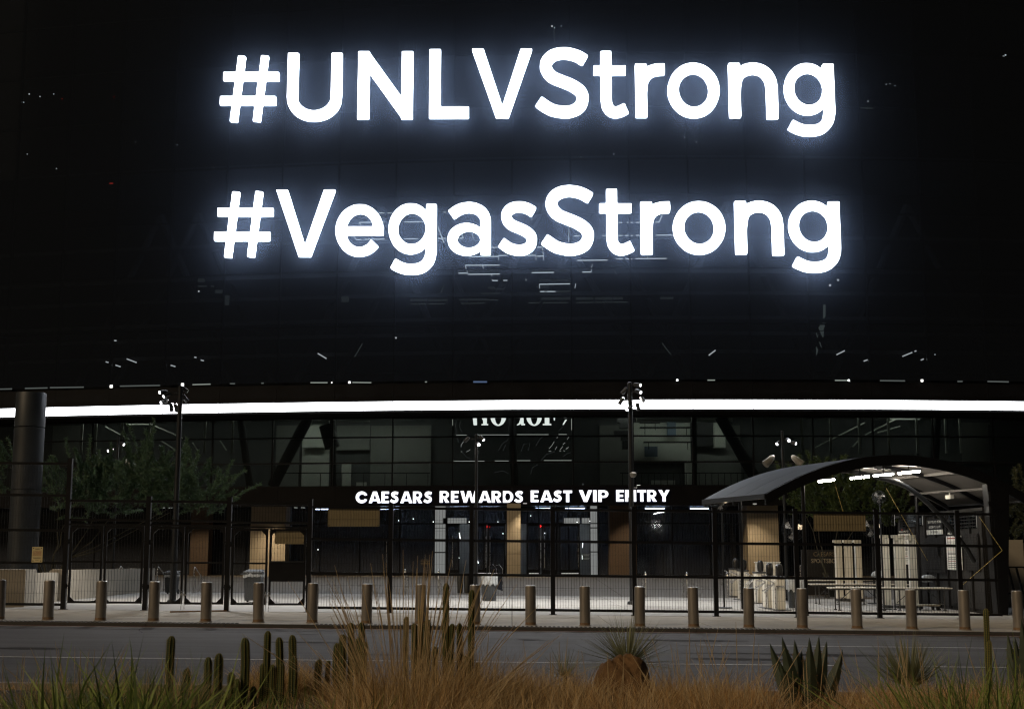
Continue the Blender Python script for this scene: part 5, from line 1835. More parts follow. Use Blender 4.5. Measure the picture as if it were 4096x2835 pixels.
# ================================================================== TURNSTILES
TS = [(2948, 2387, 40, 1.12, 'farthest'), (2982, 2399, 38, 1.12, 'second farthest'), (3050, 2412, 46, 1.10, 'middle'), (3087, 2433, 38, 1.04, 'second nearest'), (3126, 2440, 42, 1.02, 'nearest')]
for i, (px, py, wpx, h, pos) in enumerate(TS):
    b = on_ground(px, py)
    w_ = wpx / F * b.y
    o = empty('turnstile', f'cream tripod turnstile with black covered reader, {pos} of the row', 'turnstile', (b.x, b.y, gz(b.x, b.y)), 0, 'turnstiles in a row')
    m = MB()
    L = 0.85
    m.box((0, L / 2, h / 2), (w_ * 0.8, L, h - 0.06))
    m.build('cabinet', 'cream_panel', o)
    MB().box((0, L / 2, h), (w_ * 0.9, L + 0.08, 0.05)).build('top_plate', 'table_leg', o)
    MB().box((0, L / 2, 0.01), (w_ * 1.6, L + 0.5, 0.02)).build('base_plate', 'table_leg', o)
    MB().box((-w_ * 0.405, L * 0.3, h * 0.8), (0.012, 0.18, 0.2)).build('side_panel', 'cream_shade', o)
    for q in range(3):
        a = R(200 + 120 * q + 15)
        m = MB()
        hub = Vector((-w_ * 0.42, L * 0.3, h * 0.82))
        m.tube([hub, hub + Vector((-0.36, 0.22 * math.cos(a), 0.30 * math.sin(a) - 0.12))], 0.02, 8)
        m.build('tripod_arm', 'stainless', o, True)
    m = MB()
    m.tube([(-w_ * 0.55, -0.05, 0.02), (-w_ * 0.55, -0.05, h * 0.68), (-w_ * 0.45, -0.05, h * 0.74), (w_ * 0.3, -0.05, h * 0.74)], 0.02, 8)
    m.build('guide_rail', 'stainless', o, True)
    g = MB()
    n = 14
    vs, fs = [], []
    prof = [(0.0, 0.07), (0.03, 0.11), (0.2, 0.115), (0.33, 0.11), (0.39, 0.07), (0.40, 0.01)]
    for z_, r_ in prof:
        for q in range(n):
            a = 2 * math.pi * q / n
            rr = r_ * (1 + random.uniform(-0.1, 0.1))
            vs.append((rr * math.cos(a), 0.2 + rr * math.sin(a) * 1.1, h + 0.03 + z_ + random.uniform(-.01, .01)))
    for j in range(len(prof) - 1):
        for q in range(n):
            a, c = j * n + q, j * n + (q + 1) % n
            fs.append((a, c, c + n, a + n))
    g.add(vs, fs).build('reader_cover', 'black_bag', o, True)
# white ticket cabinet behind turnstiles
b = on_ground(3080, 2405)
o = empty('ticket_cabinet', 'white upright ticket cabinet behind the turnstiles', 'cabinet', (b.x, b.y, gz(b.x, b.y)))
MB().box((0, 0.3, 0.72), (0.85, 0.5, 1.44)).build('body', 'cream_panel', o)
MB().box((0, 0.3, 1.455), (0.92, 0.56, 0.03)).build('top', 'white_paper', o)
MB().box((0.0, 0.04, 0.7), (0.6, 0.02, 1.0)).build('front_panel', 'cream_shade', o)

# ================================================================== METAL DETECTORS
def detector(px, py, h, offs, label, rz=0):
    b = on_ground(px, py)
    o = empty('metal_detector', label, 'metal detector', (b.x, b.y, gz(b.x, b.y)), rz, 'folded metal detectors')
    for q, (dx, dy, wd) in enumerate(offs):
        m = MB()
        m.box((dx, dy, h / 2 + 0.05), (wd, 0.2, h - 0.12))
        p = m.build('upright', 'cream_panel', o)
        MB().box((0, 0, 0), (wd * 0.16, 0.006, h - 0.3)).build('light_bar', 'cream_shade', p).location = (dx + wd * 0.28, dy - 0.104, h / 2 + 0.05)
        MB().box((dx, dy, 0.045), (wd * 1.2, 0.45, 0.09)).build('foot', 'table_leg', o)
        for s in (-1, 1):
            MB().tube([(dx - 0.02, dy + s * 0.2, 0.05), (dx + 0.02, dy + s * 0.2, 0.05)], 0.05, 10).build('caster', 'tyre', o)
        m = MB()
        m.box((dx - 0.04, dy, h + 0.035), (wd * 1.12, 0.3, 0.10))
        m.box((dx - wd * 0.45, dy - 0.14, h - 0.05), (0.09, 0.12, 0.12))
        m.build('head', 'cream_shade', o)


detector(3402, 2404, 2.25, ((-0.38, 0.1, 0.24), (-0.02, 0.0, 0.27), (0.40, 0.15, 0.24)), 'three folded cream metal detector uprights near the wall sign')
detector(3612, 2431, 2.36, ((-0.50, 0.1, 0.24), (-0.04, 0.0, 0.34), (0.48, 0.3, 0.24)), 'three folded cream metal detector uprights in front of the kiosk')

# ================================================================== TABLES
def table(px0, px1, py, label, h=0.73):
    b = on_ground((px0 + px1) / 2, py)
    L = (px1 - px0) / F * b.y
    o = empty('folding_table', label, 'table', (b.x, b.y, gz(b.x, b.y)), 0, 'folding tables under the canopy')
    MB().box((0, 0.35, h - 0.015), (L, 0.72, 0.035)).build('table_top', 'table_top', o)
    MB().box((0, 0.35, h - 0.055), (L - 0.1, 0.62, 0.045)).build('apron', 'table_leg', o)
    for s in (-1, 1):
        for y in (0.08, 0.62):
            m = MB()
            m.box((s * (L / 2 - 0.25), y, h / 2 - 0.04), (0.035, 0.035, h - 0.08))
            m.box((s * (L / 2 - 0.25), y, 0.02), (0.09, 0.06, 0.04))
            m.build('leg', 'table_leg', o)
        MB().span((s * (L / 2 - 0.25), 0.35, 0.25), (s * (L / 2 - 0.75), 0.35, h - 0.06), 0.02).build('brace', 'table_leg', o)
        MB().span((s * (L / 2 - 0.25), 0.08, 0.2), (s * (L / 2 - 0.25), 0.62, 0.2), 0.025).build('stretcher', 'table_leg', o)


table(3332, 3570, 2442, 'long folding table nearest the fence, its left half')
table(3574, 3812, 2442, 'long folding table nearest the fence, its right half')
table(3254, 3485, 2417, 'folding table in the middle row, left of the fence post')
table(3490, 3720, 2417, 'folding table in the middle row, right of the fence post')
table(3147, 3340, 2392, 'folding table in the far row behind the lined bin')
table(3344, 3540, 2392, 'folding table in the far row behind the folded detectors')
# low wheeled dolly under the tables
for px, py, lab in ((3400, 2404, 'low grey wheeled dolly beneath the middle tables'), (3720, 2440, 'low grey wheeled dolly on the ground beside the kiosk')):
    b = on_ground(px, py)
    o = empty('dolly', lab, 'dolly', (b.x, b.y, gz(b.x, b.y)), R(8), 'dollies')
    MB().box((0, 0.25, 0.16), (0.75, 0.45, 0.05)).build('deck', 'cream_shade', o)
    for sx in (-1, 1):
        for sy in (0.08, 0.42):
            MB().tube([(sx * 0.3 - 0.02, sy, 0.065), (sx * 0.3 + 0.02, sy, 0.065)], 0.065, 12).build('caster', 'tyre', o)
# bagged boxes on the tables
for px, py, D_, lab in ((3520, 2292, 47, 'clear plastic bag lying on the middle table'), (3710, 2310, 46, 'clear plastic bag lying beside the kiosk on the table end')):
    c = at(px, py, D_)
    m = MB()
    n = 16
    vs, fs = [], []
    for j, (z_, r_) in enumerate([(-0.14, 0.18), (-0.08, 0.24), (0.02, 0.2), (0.09, 0.1), (0.1, 0.01)]):
        for q in range(n):
            a = 2 * math.pi * q / n
            rr = r_ * random.uniform(0.85, 1.12)
            vs.append((rr * 1.3 * math.cos(a), rr * math.sin(a), z_ + random.uniform(-0.015, 0.015)))
    for j in range(4):
        for q in range(n):
            a, e = j * n + q, j * n + (q + 1) % n
            fs.append((a, e, e + n, a + n))
    m.add(vs, fs).build('plastic_bag', 'clear_bag', None, True, loc=c, label=lab, cat='bag')

# ================================================================== FANS
def fan(px, py, D_, r, label, hang=False):
    c = at(px, py, D_)
    g = gz(c.x, c.y)
    o = empty('drum_fan', label, 'fan', (c.x, c.y, g), R(-20), 'misting fans')
    h = c.z - g
    cg = MB()
    for rr in (r, r * 0.8, r * 0.6, r * 0.4, r * 0.2):
        cg.tube([(rr * math.cos(a), -0.1 * (1 - (rr / r) ** 2), h + rr * math.sin(a)) for a in np.linspace(0, 2 * math.pi, 25)], 0.006, 4, cap=False)
    for q in range(18):
        a = 2 * math.pi * q / 18
        cg.tube([(0, -0.1, h), (r * math.cos(a), 0, h + r * math.sin(a)), (r * .9 * math.cos(a), 0.14, h + r * .9 * math.sin(a))], 0.004, 4, cap=False)
    cg.build('cage', 'pole_steel', o)
    for q in range(3):
        a = 2 * math.pi * q / 3 + 0.4
        b1, b2 = a - 0.42, a + 0.42
        bl = MB()
        bl.add([(0.05 * math.cos(a), 0.04, h + 0.05 * math.sin(a)), (r * 0.85 * math.cos(b1), 0.02, h + r * 0.85 * math.sin(b1)), (r * 0.9 * math.cos(a), 0.05, h + r * 0.9 * math.sin(a)), (r * 0.7 * math.cos(b2), 0.09, h + r * 0.7 * math.sin(b2)),
                (0.05 * math.cos(a), 0.055, h + 0.05 * math.sin(a)), (r * 0.85 * math.cos(b1), 0.03, h + r * 0.85 * math.sin(b1)), (r * 0.9 * math.cos(a), 0.065, h + r * 0.9 * math.sin(a)), (r * 0.7 * math.cos(b2), 0.105, h + r * 0.7 * math.sin(b2))],
               [(0, 1, 2, 3), (7, 6, 5, 4), (0, 4, 5, 1), (1, 5, 6, 2), (2, 6, 7, 3), (3, 7, 4, 0)])
        bl.build('blade', 'stainless', o)
    MB().tube([(0, 0.02, h), (0, 0.28, h)], 0.07, 12).build('motor', 'lamp_shade', o, True)
    MB().tube([(0, 0.22, 0), (0, 0.22, h)], 0.03, 8).build('stand', 'pole_steel', o, True)
    MB().lathe([(0, 0.26), (0.03, 0.26), (0.04, 0.06)], (0, 0.22, 0), 16).build('base', 'pole_steel', o, True)


fan(2882, 2011, 43.5, 0.25, 'small drum fan on a stand below the left tip of the canopy')
fan(3172, 2118, 47, 0.40, 'large drum fan on a stand behind the lined bin under the canopy')
fan(3485, 2110, 49, 0.36, 'large drum fan on a stand between the two detector groups')
fan(3516, 1988, 44.0, 0.22, 'drum fan mounted high beneath the middle of the canopy')


# ================================================================== TREES
def leafy(name, n_dir, mat, parent):
    pass


def blade_arrays(m, base, tip_dir, L, w0, droop, segs=3, mi=0, twist=None):
    """one tapering blade: base point, start direction, length, width, droop"""
    p = Vector(base)
    d = Vector(tip_dir).normalized()
    side = d.cross(Vector((0, 0, 1)))
    if side.length < 1e-3:
        side = Vector((1, 0, 0))
    side.normalize()
    a = random.uniform(0, math.pi) if twist is None else twist
    side = (Matrix.Rotation(a, 3, d) @ side)
    vs, fs = [], []
    bend = Vector((random.gauss(0, 0.16), random.gauss(0, 0.16), 0)) if segs > 2 else Vector((0, 0, 0))
    for i in range(segs + 1):
        t = i / segs
        w = w0 * (1 - t) ** 0.8
        if i < segs:
            vs += [p - side * w / 2, p + side * w / 2]
        else:
            vs.append(p)
        d = (d + Vector((0, 0, -droop / segs)) + bend * (0.4 + t)).normalized()
        p = p + d * (L / segs)
    for i in range(segs - 1):
        fs.append((2 * i, 2 * i + 1, 2 * i + 3, 2 * i + 2))
    fs.append((2 * segs - 2, 2 * segs - 1, 2 * segs))
    m.add(vs, fs, mi)


def tree(px, D_, py_base, crown, label, mat, n_sp, seed, spray=(0.7, 1.5), up=0.8, leaf=0.12, dens=190, stems=5):
    """crown: list of (px, py, radius in m) clumps the branches reach for"""
    random.seed(seed)
    x = at(px, 2200, D_).x
    z = gz(x, D_)
    o = empty('tree', label, 'tree', (x, D_, z))
    tr, lf, tw = MB(), MB(), MB()
    C = []
    for cx_, cy_, r_ in crown:
        c = at(cx_, cy_, D_) - Vector((x, D_, z))
        C.append((c, r_))
    forks = []
    for q in range(stems):
        a = 2 * math.pi * q / stems + random.uniform(-0.4, 0.4)
        h = random.uniform(0.9, 1.6)
        pts = [(0.12 * math.cos(a), 0.12 * math.sin(a), -0.05), (0.25 * math.cos(a), 0.25 * math.sin(a), h * 0.5), (0.55 * math.cos(a), 0.5 * math.sin(a), h)]
        tr.tube(pts, [0.075, 0.06, 0.045], 7)
        forks.append(Vector(pts[-1]))
    for ci, (c, r_) in enumerate(C):
        f = min(forks, key=lambda q: (q - c).length)
        mid = (f + c) / 2 + Vector((random.uniform(-.2, .2), random.uniform(-.2, .2), random.uniform(-.3, 0.1)))
        if ci % 2 == 0:
            tr.tube([f, f.lerp(mid, 0.5) + Vector((random.uniform(-.15, .15), 0, -0.12)), mid, c - Vector((0, 0, r_ * 0.3))], [0.03, 0.024, 0.016, 0.008], 6)
        ns = int(n_sp * r_ * r_)
        for q in range(ns):
            v = Vector((random.gauss(0, 1), random.gauss(0, 1), random.gauss(0, 1))).normalized() * r_ * random.random() ** 0.4 * 0.85
            b = c + Vector((v.x, v.y, v.z * 0.8))
            d = (v.normalized() * 0.7 + Vector((random.uniform(-.4, .4), random.uniform(-.4, .4), up + random.uniform(-0.2, 0.5)))).normalized()
            L = random.uniform(*spray)
            pts = []
            p, dd = b.copy(), d.copy()
            for s in range(5):
                pts.append(p.copy())
                p = p + dd * L / 4
                dd = (dd + Vector((random.uniform(-.12, .12), random.uniform(-.12, .12), -0.10))).normalized()
            tw.tube(pts, [0.006, 0.005, 0.004, 0.003, 0.002], 3, cap=False)
            for s in range(dens):
                t = random.random() ** 0.8 * 3.99
                i = int(t)
                pp = pts[i].lerp(pts[i + 1], t - i)
                ld = (Vector((random.uniform(-1, 1), random.uniform(-1, 1), random.uniform(-0.5, 0.8))).normalized() + dd * 0.6)
                blade_arrays(lf, pp, ld, leaf * random.uniform(0.7, 1.5), leaf * 0.34, 0.2, 1)
    tr.build('trunk', 'bark', o, True)
    tw.build('twigs', 'twig', o, kind='stuff')
    lf.build('crown', mat, o, kind='stuff')
    random.seed(seed + 100)
    return o


tree(210, 50.0, 2375, [(320, 1960, 1.0), (430, 1975, 1.05), (560, 1930, 1.1), (660, 1930, 1.0), (760, 1960, 1.0), (850, 1990, 0.8), (240, 1990, 0.8), (500, 2010, 0.9), (680, 2020, 0.9), (820, 2040, 0.7), (380, 2040, 0.8), (590, 1850, 0.6)],
     'wide feathery desert tree with grey green crown behind the left gates', 'leaf_blue', 26, 11)
tree(120, 53.0, 2375, [(70, 1860, 0.7), (40, 1930, 0.8), (150, 1960, 0.6)], 'dark small tree half hidden by the broad round column', 'leaf_blue', 20, 21)
tree(3330, 56.0, 2375, [(3200, 1990, 0.9), (3270, 1940, 0.8), (3340, 1985, 1.0), (3420, 1990, 0.9), (3480, 2020, 0.9), (3400, 2060, 0.9), (3270, 2050, 0.8), (3560, 2060, 0.8)],
     'olive green tree seen under the curved canopy', 'leaf_olive', 26, 31, leaf=0.12)
tree(4040, 50.0, 2400, [(4000, 2060, 0.5), (4060, 2040, 0.6), (4110, 2080, 0.7), (4030, 2130, 0.5), (4100, 2000, 0.6)], 'small warm lit tree at the far right beyond the canopy leg', 'hedge_leaf', 26, 41, leaf=0.10)
# tan wall and railing at far right beyond the canopy leg
x0 = at(3994, 2300, 47).x
wl = empty('low_wall', 'tan concrete wall at the far right beyond the canopy leg', 'wall', (x0, 47, gz(x0, 47)))
zt_ = at(4040, 2158, 47).z - gz(x0, 47)
MB().box((0.45, 0.2, zt_ / 2), (0.95, 0.4, zt_)).build('wall_block', 'planter_concrete', wl)
MB().box((1.9, 0.35, zt_ / 2 - 0.05), (1.9, 0.4, zt_ - 0.1)).build('wall_block', 'apron_shade_brown', wl)
x0 = at(3995, 2300, 44).x
rl = empty('stair_railing', 'black slanted bar railing at the far right beyond the canopy leg', 'railing', (x0, 44, gz(x0, 44)))
za, zb = at(4000, 2267, 44).z - gz(x0, 44), at(4000, 2372, 44).z - gz(x0, 44)
MB().span((0, 0, za), (1.6, 0, za), 0.05).build('top_rail', 'black_steel', rl)
MB().span((0, 0, zb), (1.6, 0, zb), 0.06).build('bottom_rail', 'black_steel', rl)
for q in range(6):
    MB().span((0.05 + q * 0.27, 0, za), (0.22 + q * 0.27, 0, zb), 0.06, 0.05).build('slanted_bar', 'black_steel', rl)

# ================================================================== FOREGROUND PLANTS
random.seed(99)


def bedz(x, y):
    return gz(x) - KERB + 0.06


def grass(px, D_, py_mass, label, n=700, spread=0.34, mats=('dry_grass', 'dry_stalk'), stalks=0, stalk_py=None, lean=0.55, w=0.006, stalk_lean=0.5, name='grass_clump', cat='grass', droop=0.5, wide=1.0):
    x = at(px, 2720, D_).x
    z = bedz(x, D_)
    H = at(px, py_mass, D_).z - z
    o = empty(name, label, cat, (x, D_, z))
    m = MB()
    for i in range(n if w > 0.01 else int(n * 2.4)):
        a = random.uniform(0, 2 * math.pi)
        rr = spread * math.sqrt(random.random())
        b = (rr * math.cos(a) * wide, rr * math.sin(a), -0.03)
        ln = abs(random.gauss(0, lean))
        a2 = a + random.gauss(0, 0.6)
        d = (ln * math.cos(a2), ln * math.sin(a2), 1)
        L = H * (random.uniform(0.6, 1.2) if w < 0.01 else random.uniform(0.55, 1.2)) * math.sqrt(1 + ln * ln * 0.6)
        blade_arrays(m, b, d, L, w * 1.25 * random.uniform(0.6, 1.4), droop * random.uniform(0.3, 1.6), 4, mi=random.choice((0, 0, 0, 1, 1, 2, 2)))
    tri = [mats[0], 'green_blade', 'deep_green'] if 'green' in mats[0] else ([mats[0], 'pale_straw', 'umber_grass'] if 'dry' in mats[0] else [mats[0], 'dry_grass', 'deep_green'])
    m.build('blades', tri, o, kind='stuff')
    if stalks:
        s = MB()
        HS = at(px, stalk_py, D_).z - z
        for i in range(stalks):
            a = random.uniform(0, 2 * math.pi)
            rr = spread * 0.5 * math.sqrt(random.random())
            ln = abs(random.gauss(0, stalk_lean))
            d = Vector((ln * math.cos(a) * 1.2, ln * math.sin(a) * 0.6, 1)).normalized()
            L = HS * random.uniform(0.6, 1.05)
            p = Vector((rr * math.cos(a) * wide, rr * math.sin(a), 0))
            pts = []
            for q in range(6):
                pts.append(p.copy())
                p = p + d * L / 5
                d = (d + Vector((0, 0, -0.05))).normalized()
            s.tube(pts, [0.0026, 0.0024, 0.0022, 0.0022, 0.0038, 0.0012], 4, cap=False)
        s.build('seed_stalks', mats[1], o, kind='stuff')
    return o


def rosette(px, D_, py_c, R_, label, n=110, mat='grey_blade', w=0.016, name='yucca', up=0.25, trunk=True):
    """spiky round rosette of stiff blades"""
    c = at(px, py_c, D_)
    z = bedz(c.x, D_)
    o = empty(name, label, 'plant', (c.x, D_, z))
    h = max(0.05, c.z - z)
    m = MB()
    for i in range(n):
        u = random.random()
        el = math.asin(min(1, -0.15 + 1.15 * u))
        a = random.uniform(0, 2 * math.pi)
        d = (math.cos(el) * math.cos(a), math.cos(el) * math.sin(a), math.sin(el) + up * 0.2)
        blade_arrays(m, (0.03 * math.cos(a), 0.03 * math.sin(a), h), d, R_ * random.uniform(0.8, 1.1), w, 0.06, 2, twist=random.uniform(-0.5, 0.5))
    m.build('blades', mat, o, kind='stuff')
    t = MB()
    t.tube([(0, 0, -0.04), (0, 0, h * 0.6), (0, 0, h + 0.03)], [0.035, 0.03, 0.02], 9)
    t.build('trunk', 'bark', o, True)
    return o


def agave(px, D_, leaves, label):
    """leaves: list of (tip px, tip py)"""
    x = at(px, 2720, D_).x
    z = bedz(x, D_)
    o = empty('agave', label, 'agave', (x, D_, z))
    for q, (tx, ty) in enumerate(leaves):
        yo = (0.22, -0.12, 0.1, -0.2, 0.0, 0.28, -0.05, 0.15, -0.25)[q % 9]
        tip = at(tx, ty, D_ + yo) - Vector((x, D_, z))
        b = Vector((tip.x * 0.05, yo * 0.3, 0.12))
        mid = b.lerp(tip, 0.5) + Vector((tip.x * 0.16, yo * 0.2, -0.04))
        m = MB()
        dirv = (tip - b).normalized()
        s = dirv.cross(Vector((0, 1, 0))).normalized()
        nrm = s.cross(dirv).normalized()
        rows = [(0.0, 0.05), (0.2, 0.07), (0.42, 0.08), (0.65, 0.060), (0.85, 0.028), (0.95, 0.010)]
        vs, fs = [], []
        for t, w in rows:
            p = b * (1 - t) ** 2 + mid * 2 * t * (1 - t) + tip * t * t
            vs += [p - s * w, p - nrm * (0.012 + 0.25 * w), p + s * w, p + nrm * 0.3 * w]
        n = len(rows)
        vs.append(tip)
        for i in range(n - 1):
            for c in range(4):
                a, e = 4 * i + c, 4 * i + (c + 1) % 4
                fs.append((a, e, e + 4, a + 4))
        for c in range(4):
            fs.append((4 * (n - 1) + c, 4 * (n - 1) + (c + 1) % 4, 4 * n))
        lo = m.add(vs, fs).build('leaf', 'agave', o)
        sp = MB()
        for i in range(1, 11):
            t = i / 12
            p = b * (1 - t) ** 2 + mid * 2 * t * (1 - t) + tip * t * t
            w = np.interp(t, [r_[0] for r_ in rows], [r_[1] for r_ in rows])
            for sg_ in (-1, 1):
                e0 = p + s * w * sg_
                sp.add([e0 - dirv * 0.008, e0 + dirv * 0.008, e0 + s * sg_ * 0.012 + dirv * 0.006], [(0, 1, 2)])
        sp.build('marginal_spines', 'agave_spine', lo, kind='stuff')
    return o


def cactus(cols, D_, label):
    x = at(sum(c[0] for c in cols) / len(cols), 2700, D_).x
    z = bedz(x, D_)
    o = empty('column_cactus', label, 'cactus', (x, D_, z))
    for px, py, w in cols:
        yo = random.uniform(-0.25, 0.25)
        t = at(px, py, D_ + yo)
        r = w / F * D_ / 2
        h = t.z - z
        nr = 7
        m = MB()
        vs, fs, mi = [], [], []
        rings = [(-0.03, 0.9), (h * 0.3, 1.0), (h * 0.6, 1.04), (h - 1.6 * r, 1.0), (h - 0.8 * r, 0.86), (h - 0.3 * r, 0.6), (h - 0.03 * r, 0.25)]
        N = nr * 4
        ph = random.uniform(0, 1)
        bend = random.uniform(-0.02, 0.02)
        for j, (zz, s) in enumerate(rings):
            for q in range(N):
                a = 2 * math.pi * q / N + ph
                rr = r * s * (1.0 if q % 4 == 0 else (0.86 if q % 2 else 0.76))
                bx = bend * math.sin(zz / max(h, .1) * 3)
                vs.append((t.x - x + bx + rr * math.cos(a), yo + rr * math.sin(a), zz))
        for j in range(len(rings) - 1):
            for q in range(N):
                a, e = j * N + q, j * N + (q + 1) % N
                fs.append((a, e, e + N, a + N))
        fs.append(tuple((len(rings) - 1) * N + q for q in range(N)))
        m.add(vs, fs)
        st = m.build('stem', 'cactus', o)
        sp = MB()
        for q in range(0, N, 4):
            a = 2 * math.pi * q / N + ph
            nrm = Vector((math.cos(a), math.sin(a), 0))
            if nrm.y > 0.5:
                continue
            zz = h * 0.1
            while zz < h - r:
                b = Vector((t.x - x + bend * math.sin(zz / max(h, .1) * 3), yo, zz)) + nrm * r * 1.02
                tg = Vector((-nrm.y, nrm.x, 0))
                for dv in (nrm + tg, nrm - tg, nrm * 1.2 + Vector((0, 0, 0.8)), nrm - Vector((0, 0, 0.5))):
                    e = b + dv.normalized() * r * 0.45
                    sp.add([b - Vector((0, 0, 0.0016)), b + Vector((0, 0, 0.0016)), e], [(0, 1, 2)])
                sp.add([b - tg * 0.004 - Vector((0, 0, 0.006)), b + tg * 0.004 - Vector((0, 0, 0.006)), b + tg * 0.004 + Vector((0, 0, 0.006)), b - tg * 0.004 + Vector((0, 0, 0.006))], [(0, 1, 2, 3)])
                zz += 0.022
        sp.build('spines', 'cactus_rib', st, kind='stuff')
        re_ = MB()
        for q in range(0, N, 4):
            ids = [j * N + q for j in range(1, len(rings))]
            a = 2 * math.pi * q / N + ph
            nrm = Vector((math.cos(a), math.sin(a), 0))
            tg = Vector((-nrm.y, nrm.x, 0))
            pts_ = [Vector(vs[i]) + nrm * 0.0015 for i in ids]
            re_.strip([(p_ - tg * 0.002, p_ + tg * 0.002) for p_ in pts_], nrm * -0.004)
        re_.build('rib_edges', 'cactus_rib', st, kind='stuff')
    return o


cactus([(687, 2541, 31), (750, 2670, 29), (834, 2626, 30), (877, 2610, 33), (979, 2548, 33), (924, 2686, 28), (892, 2761, 24), (948, 2712, 22), (1015, 2743, 26), (790, 2757, 34)], 15.0, 'column cactus group farthest left, with widely spaced stems')
cactus([(1072, 2521, 27), (1116, 2546, 29), (1168, 2537, 28), (1175, 2621, 28), (1053, 2650, 28), (1128, 2648, 20), (1091, 2655, 20)], 15.4, 'tight dark column cactus group in front of the third gate bay')
cactus([(1278, 2635, 26), (1315, 2639, 18), (1348, 2570, 24), (1370, 2535, 27), (1402, 2488, 24), (1447, 2486, 24), (1432, 2550, 22), (1461, 2563, 22)], 16.2, 'column cactus group half hidden by the left side of the feather grass')
cactus([(1626, 2464, 18), (1657, 2490, 22), (1680, 2432, 20), (1711, 2475, 27), (1742, 2583, 22), (1785, 2330, 24), (1810, 2492, 22), (1837, 2490, 22), (1888, 2357, 24), (1863, 2619, 30), (1912, 2646, 22)], 16.4, 'tallest column cactus group behind the feather grass')
cactus([(3944, 2432, 20), (3958, 2560, 16)], 12.5, 'single slim cactus stem near the right edge')
# feather grass
grass(1640, 12.0, 2570, 'tall golden feather grass clump with long stalks in the middle', 1000, 0.42, ('dry_grass', 'dry_stalk'), 130, 2225, 0.42, 0.0055, 0.55, wide=1.25)
grass(1880, 12.8, 2610, 'golden feather grass just right of the tall clump', 700, 0.34, ('dry_grass', 'dry_stalk'), 30, 2420, 0.4, 0.0055, 0.5)
grass(1120, 16.4, 2625, 'short tan grass tuft behind the dark cactus group', 500, 0.40, ('dry_grass', 'dry_stalk'), 0, None, 0.35, 0.006)
grass(2210, 13.6, 2650, 'brown grass clump left of the boulder', 850, 0.42, ('dry_grass', 'dry_stalk'), 20, 2560, 0.4, 0.006)
grass(2450, 12.4, 2705, 'brown grass clump in front of the boulder', 700, 0.45, ('dry_grass_b', 'dry_stalk'), 14, 2600, 0.42, 0.006)
grass(2760, 13.4, 2680, 'brown grass clump right of the boulder', 850, 0.45, ('dry_grass', 'dry_stalk'), 30, 2480, 0.38, 0.006)
grass(2950, 12.6, 2705, 'brown grass clump left of the agave', 750, 0.42, ('dry_grass_b', 'dry_stalk'), 26, 2500, 0.4, 0.006)
grass(3240, 11.2, 2790, 'low brown grass in front of the agave', 380, 0.42, ('dry_grass_b', 'dry_stalk'), 12, 2600, 0.42, 0.006)
grass(3530, 12.8, 2705, 'brown grass clump between agave and second yucca', 750, 0.42, ('dry_grass_b', 'dry_stalk'), 20, 2560, 0.4, 0.006)
grass(3720, 11.8, 2725, 'brown grass clump in front of the second yucca', 750, 0.42, ('dry_grass_b', 'dry_stalk'), 18, 2560, 0.4, 0.006)
grass(4040, 12.0, 2710, 'brown grass clump in the lower right corner', 800, 0.45, ('dry_grass_b', 'dry_stalk'), 18, 2540, 0.4, 0.006)
grass(2080, 10.6, 2740, 'fine brown grass at the bottom edge beneath the boulder', 750, 0.42, ('dry_grass', 'dry_stalk'), 10, 2640, 0.45, 0.006)
grass(1560, 10.2, 2730, 'brown grass at the bottom edge under the feather grass', 700, 0.42, ('dry_grass_b', 'dry_stalk'), 0, None, 0.45, 0.006)
grass(2640, 10.6, 2770, 'low brown grass at the bottom edge right of centre', 700, 0.45, ('dry_grass_b', 'dry_stalk'), 8, 2660, 0.45, 0.006)
grass(3480, 10.2, 2775, 'low rusty grass along the bottom edge below the agave', 700, 0.5, ('dry_grass_b', 'dry_stalk'), 8, 2660, 0.45, 0.006)
grass(3900, 10.0, 2770, 'low rusty grass along the bottom edge near the corner', 650, 0.5, ('dry_grass_b', 'dry_stalk'), 6, 2660, 0.45, 0.006)
grass(60, 13.0, 2730, 'thin brown grass at the lower left corner', 260, 0.5, ('grey_blade', 'dry_stalk'), 26, 2570, 0.42, 0.006)
grass(330, 13.6, 2690, 'wispy grass behind the green rosette at lower left', 420, 0.45, ('grey_blade', 'dry_stalk'), 30, 2560, 0.42, 0.006)
grass(640, 13.2, 2650, 'wispy grey green grass left of the first cactus', 520, 0.42, ('grey_blade', 'dry_stalk'), 16, 2590, 0.42, 0.006)
grass(250, 10.4, 2680, 'green and straw tuft between the lower left grasses', 240, 0.34, ('green_blade', 'dry_stalk'), 8, 2600, 0.42, 0.012, name='strappy_plant', cat='plant', droop=0.4)
grass(900, 11.2, 2765, 'low green tuft in front of the leftmost cactus stems', 240, 0.36, ('green_blade', 'dry_stalk'), 0, None, 0.42, 0.011, name='strappy_plant', cat='plant', droop=0.4, wide=1.5)
grass(4060, 10.6, 2620, 'green blades rising from the lower right corner', 320, 0.3, ('green_blade', 'dry_stalk'), 6, 2540, 0.5, 0.015, name='strappy_plant', cat='plant', droop=0.35)
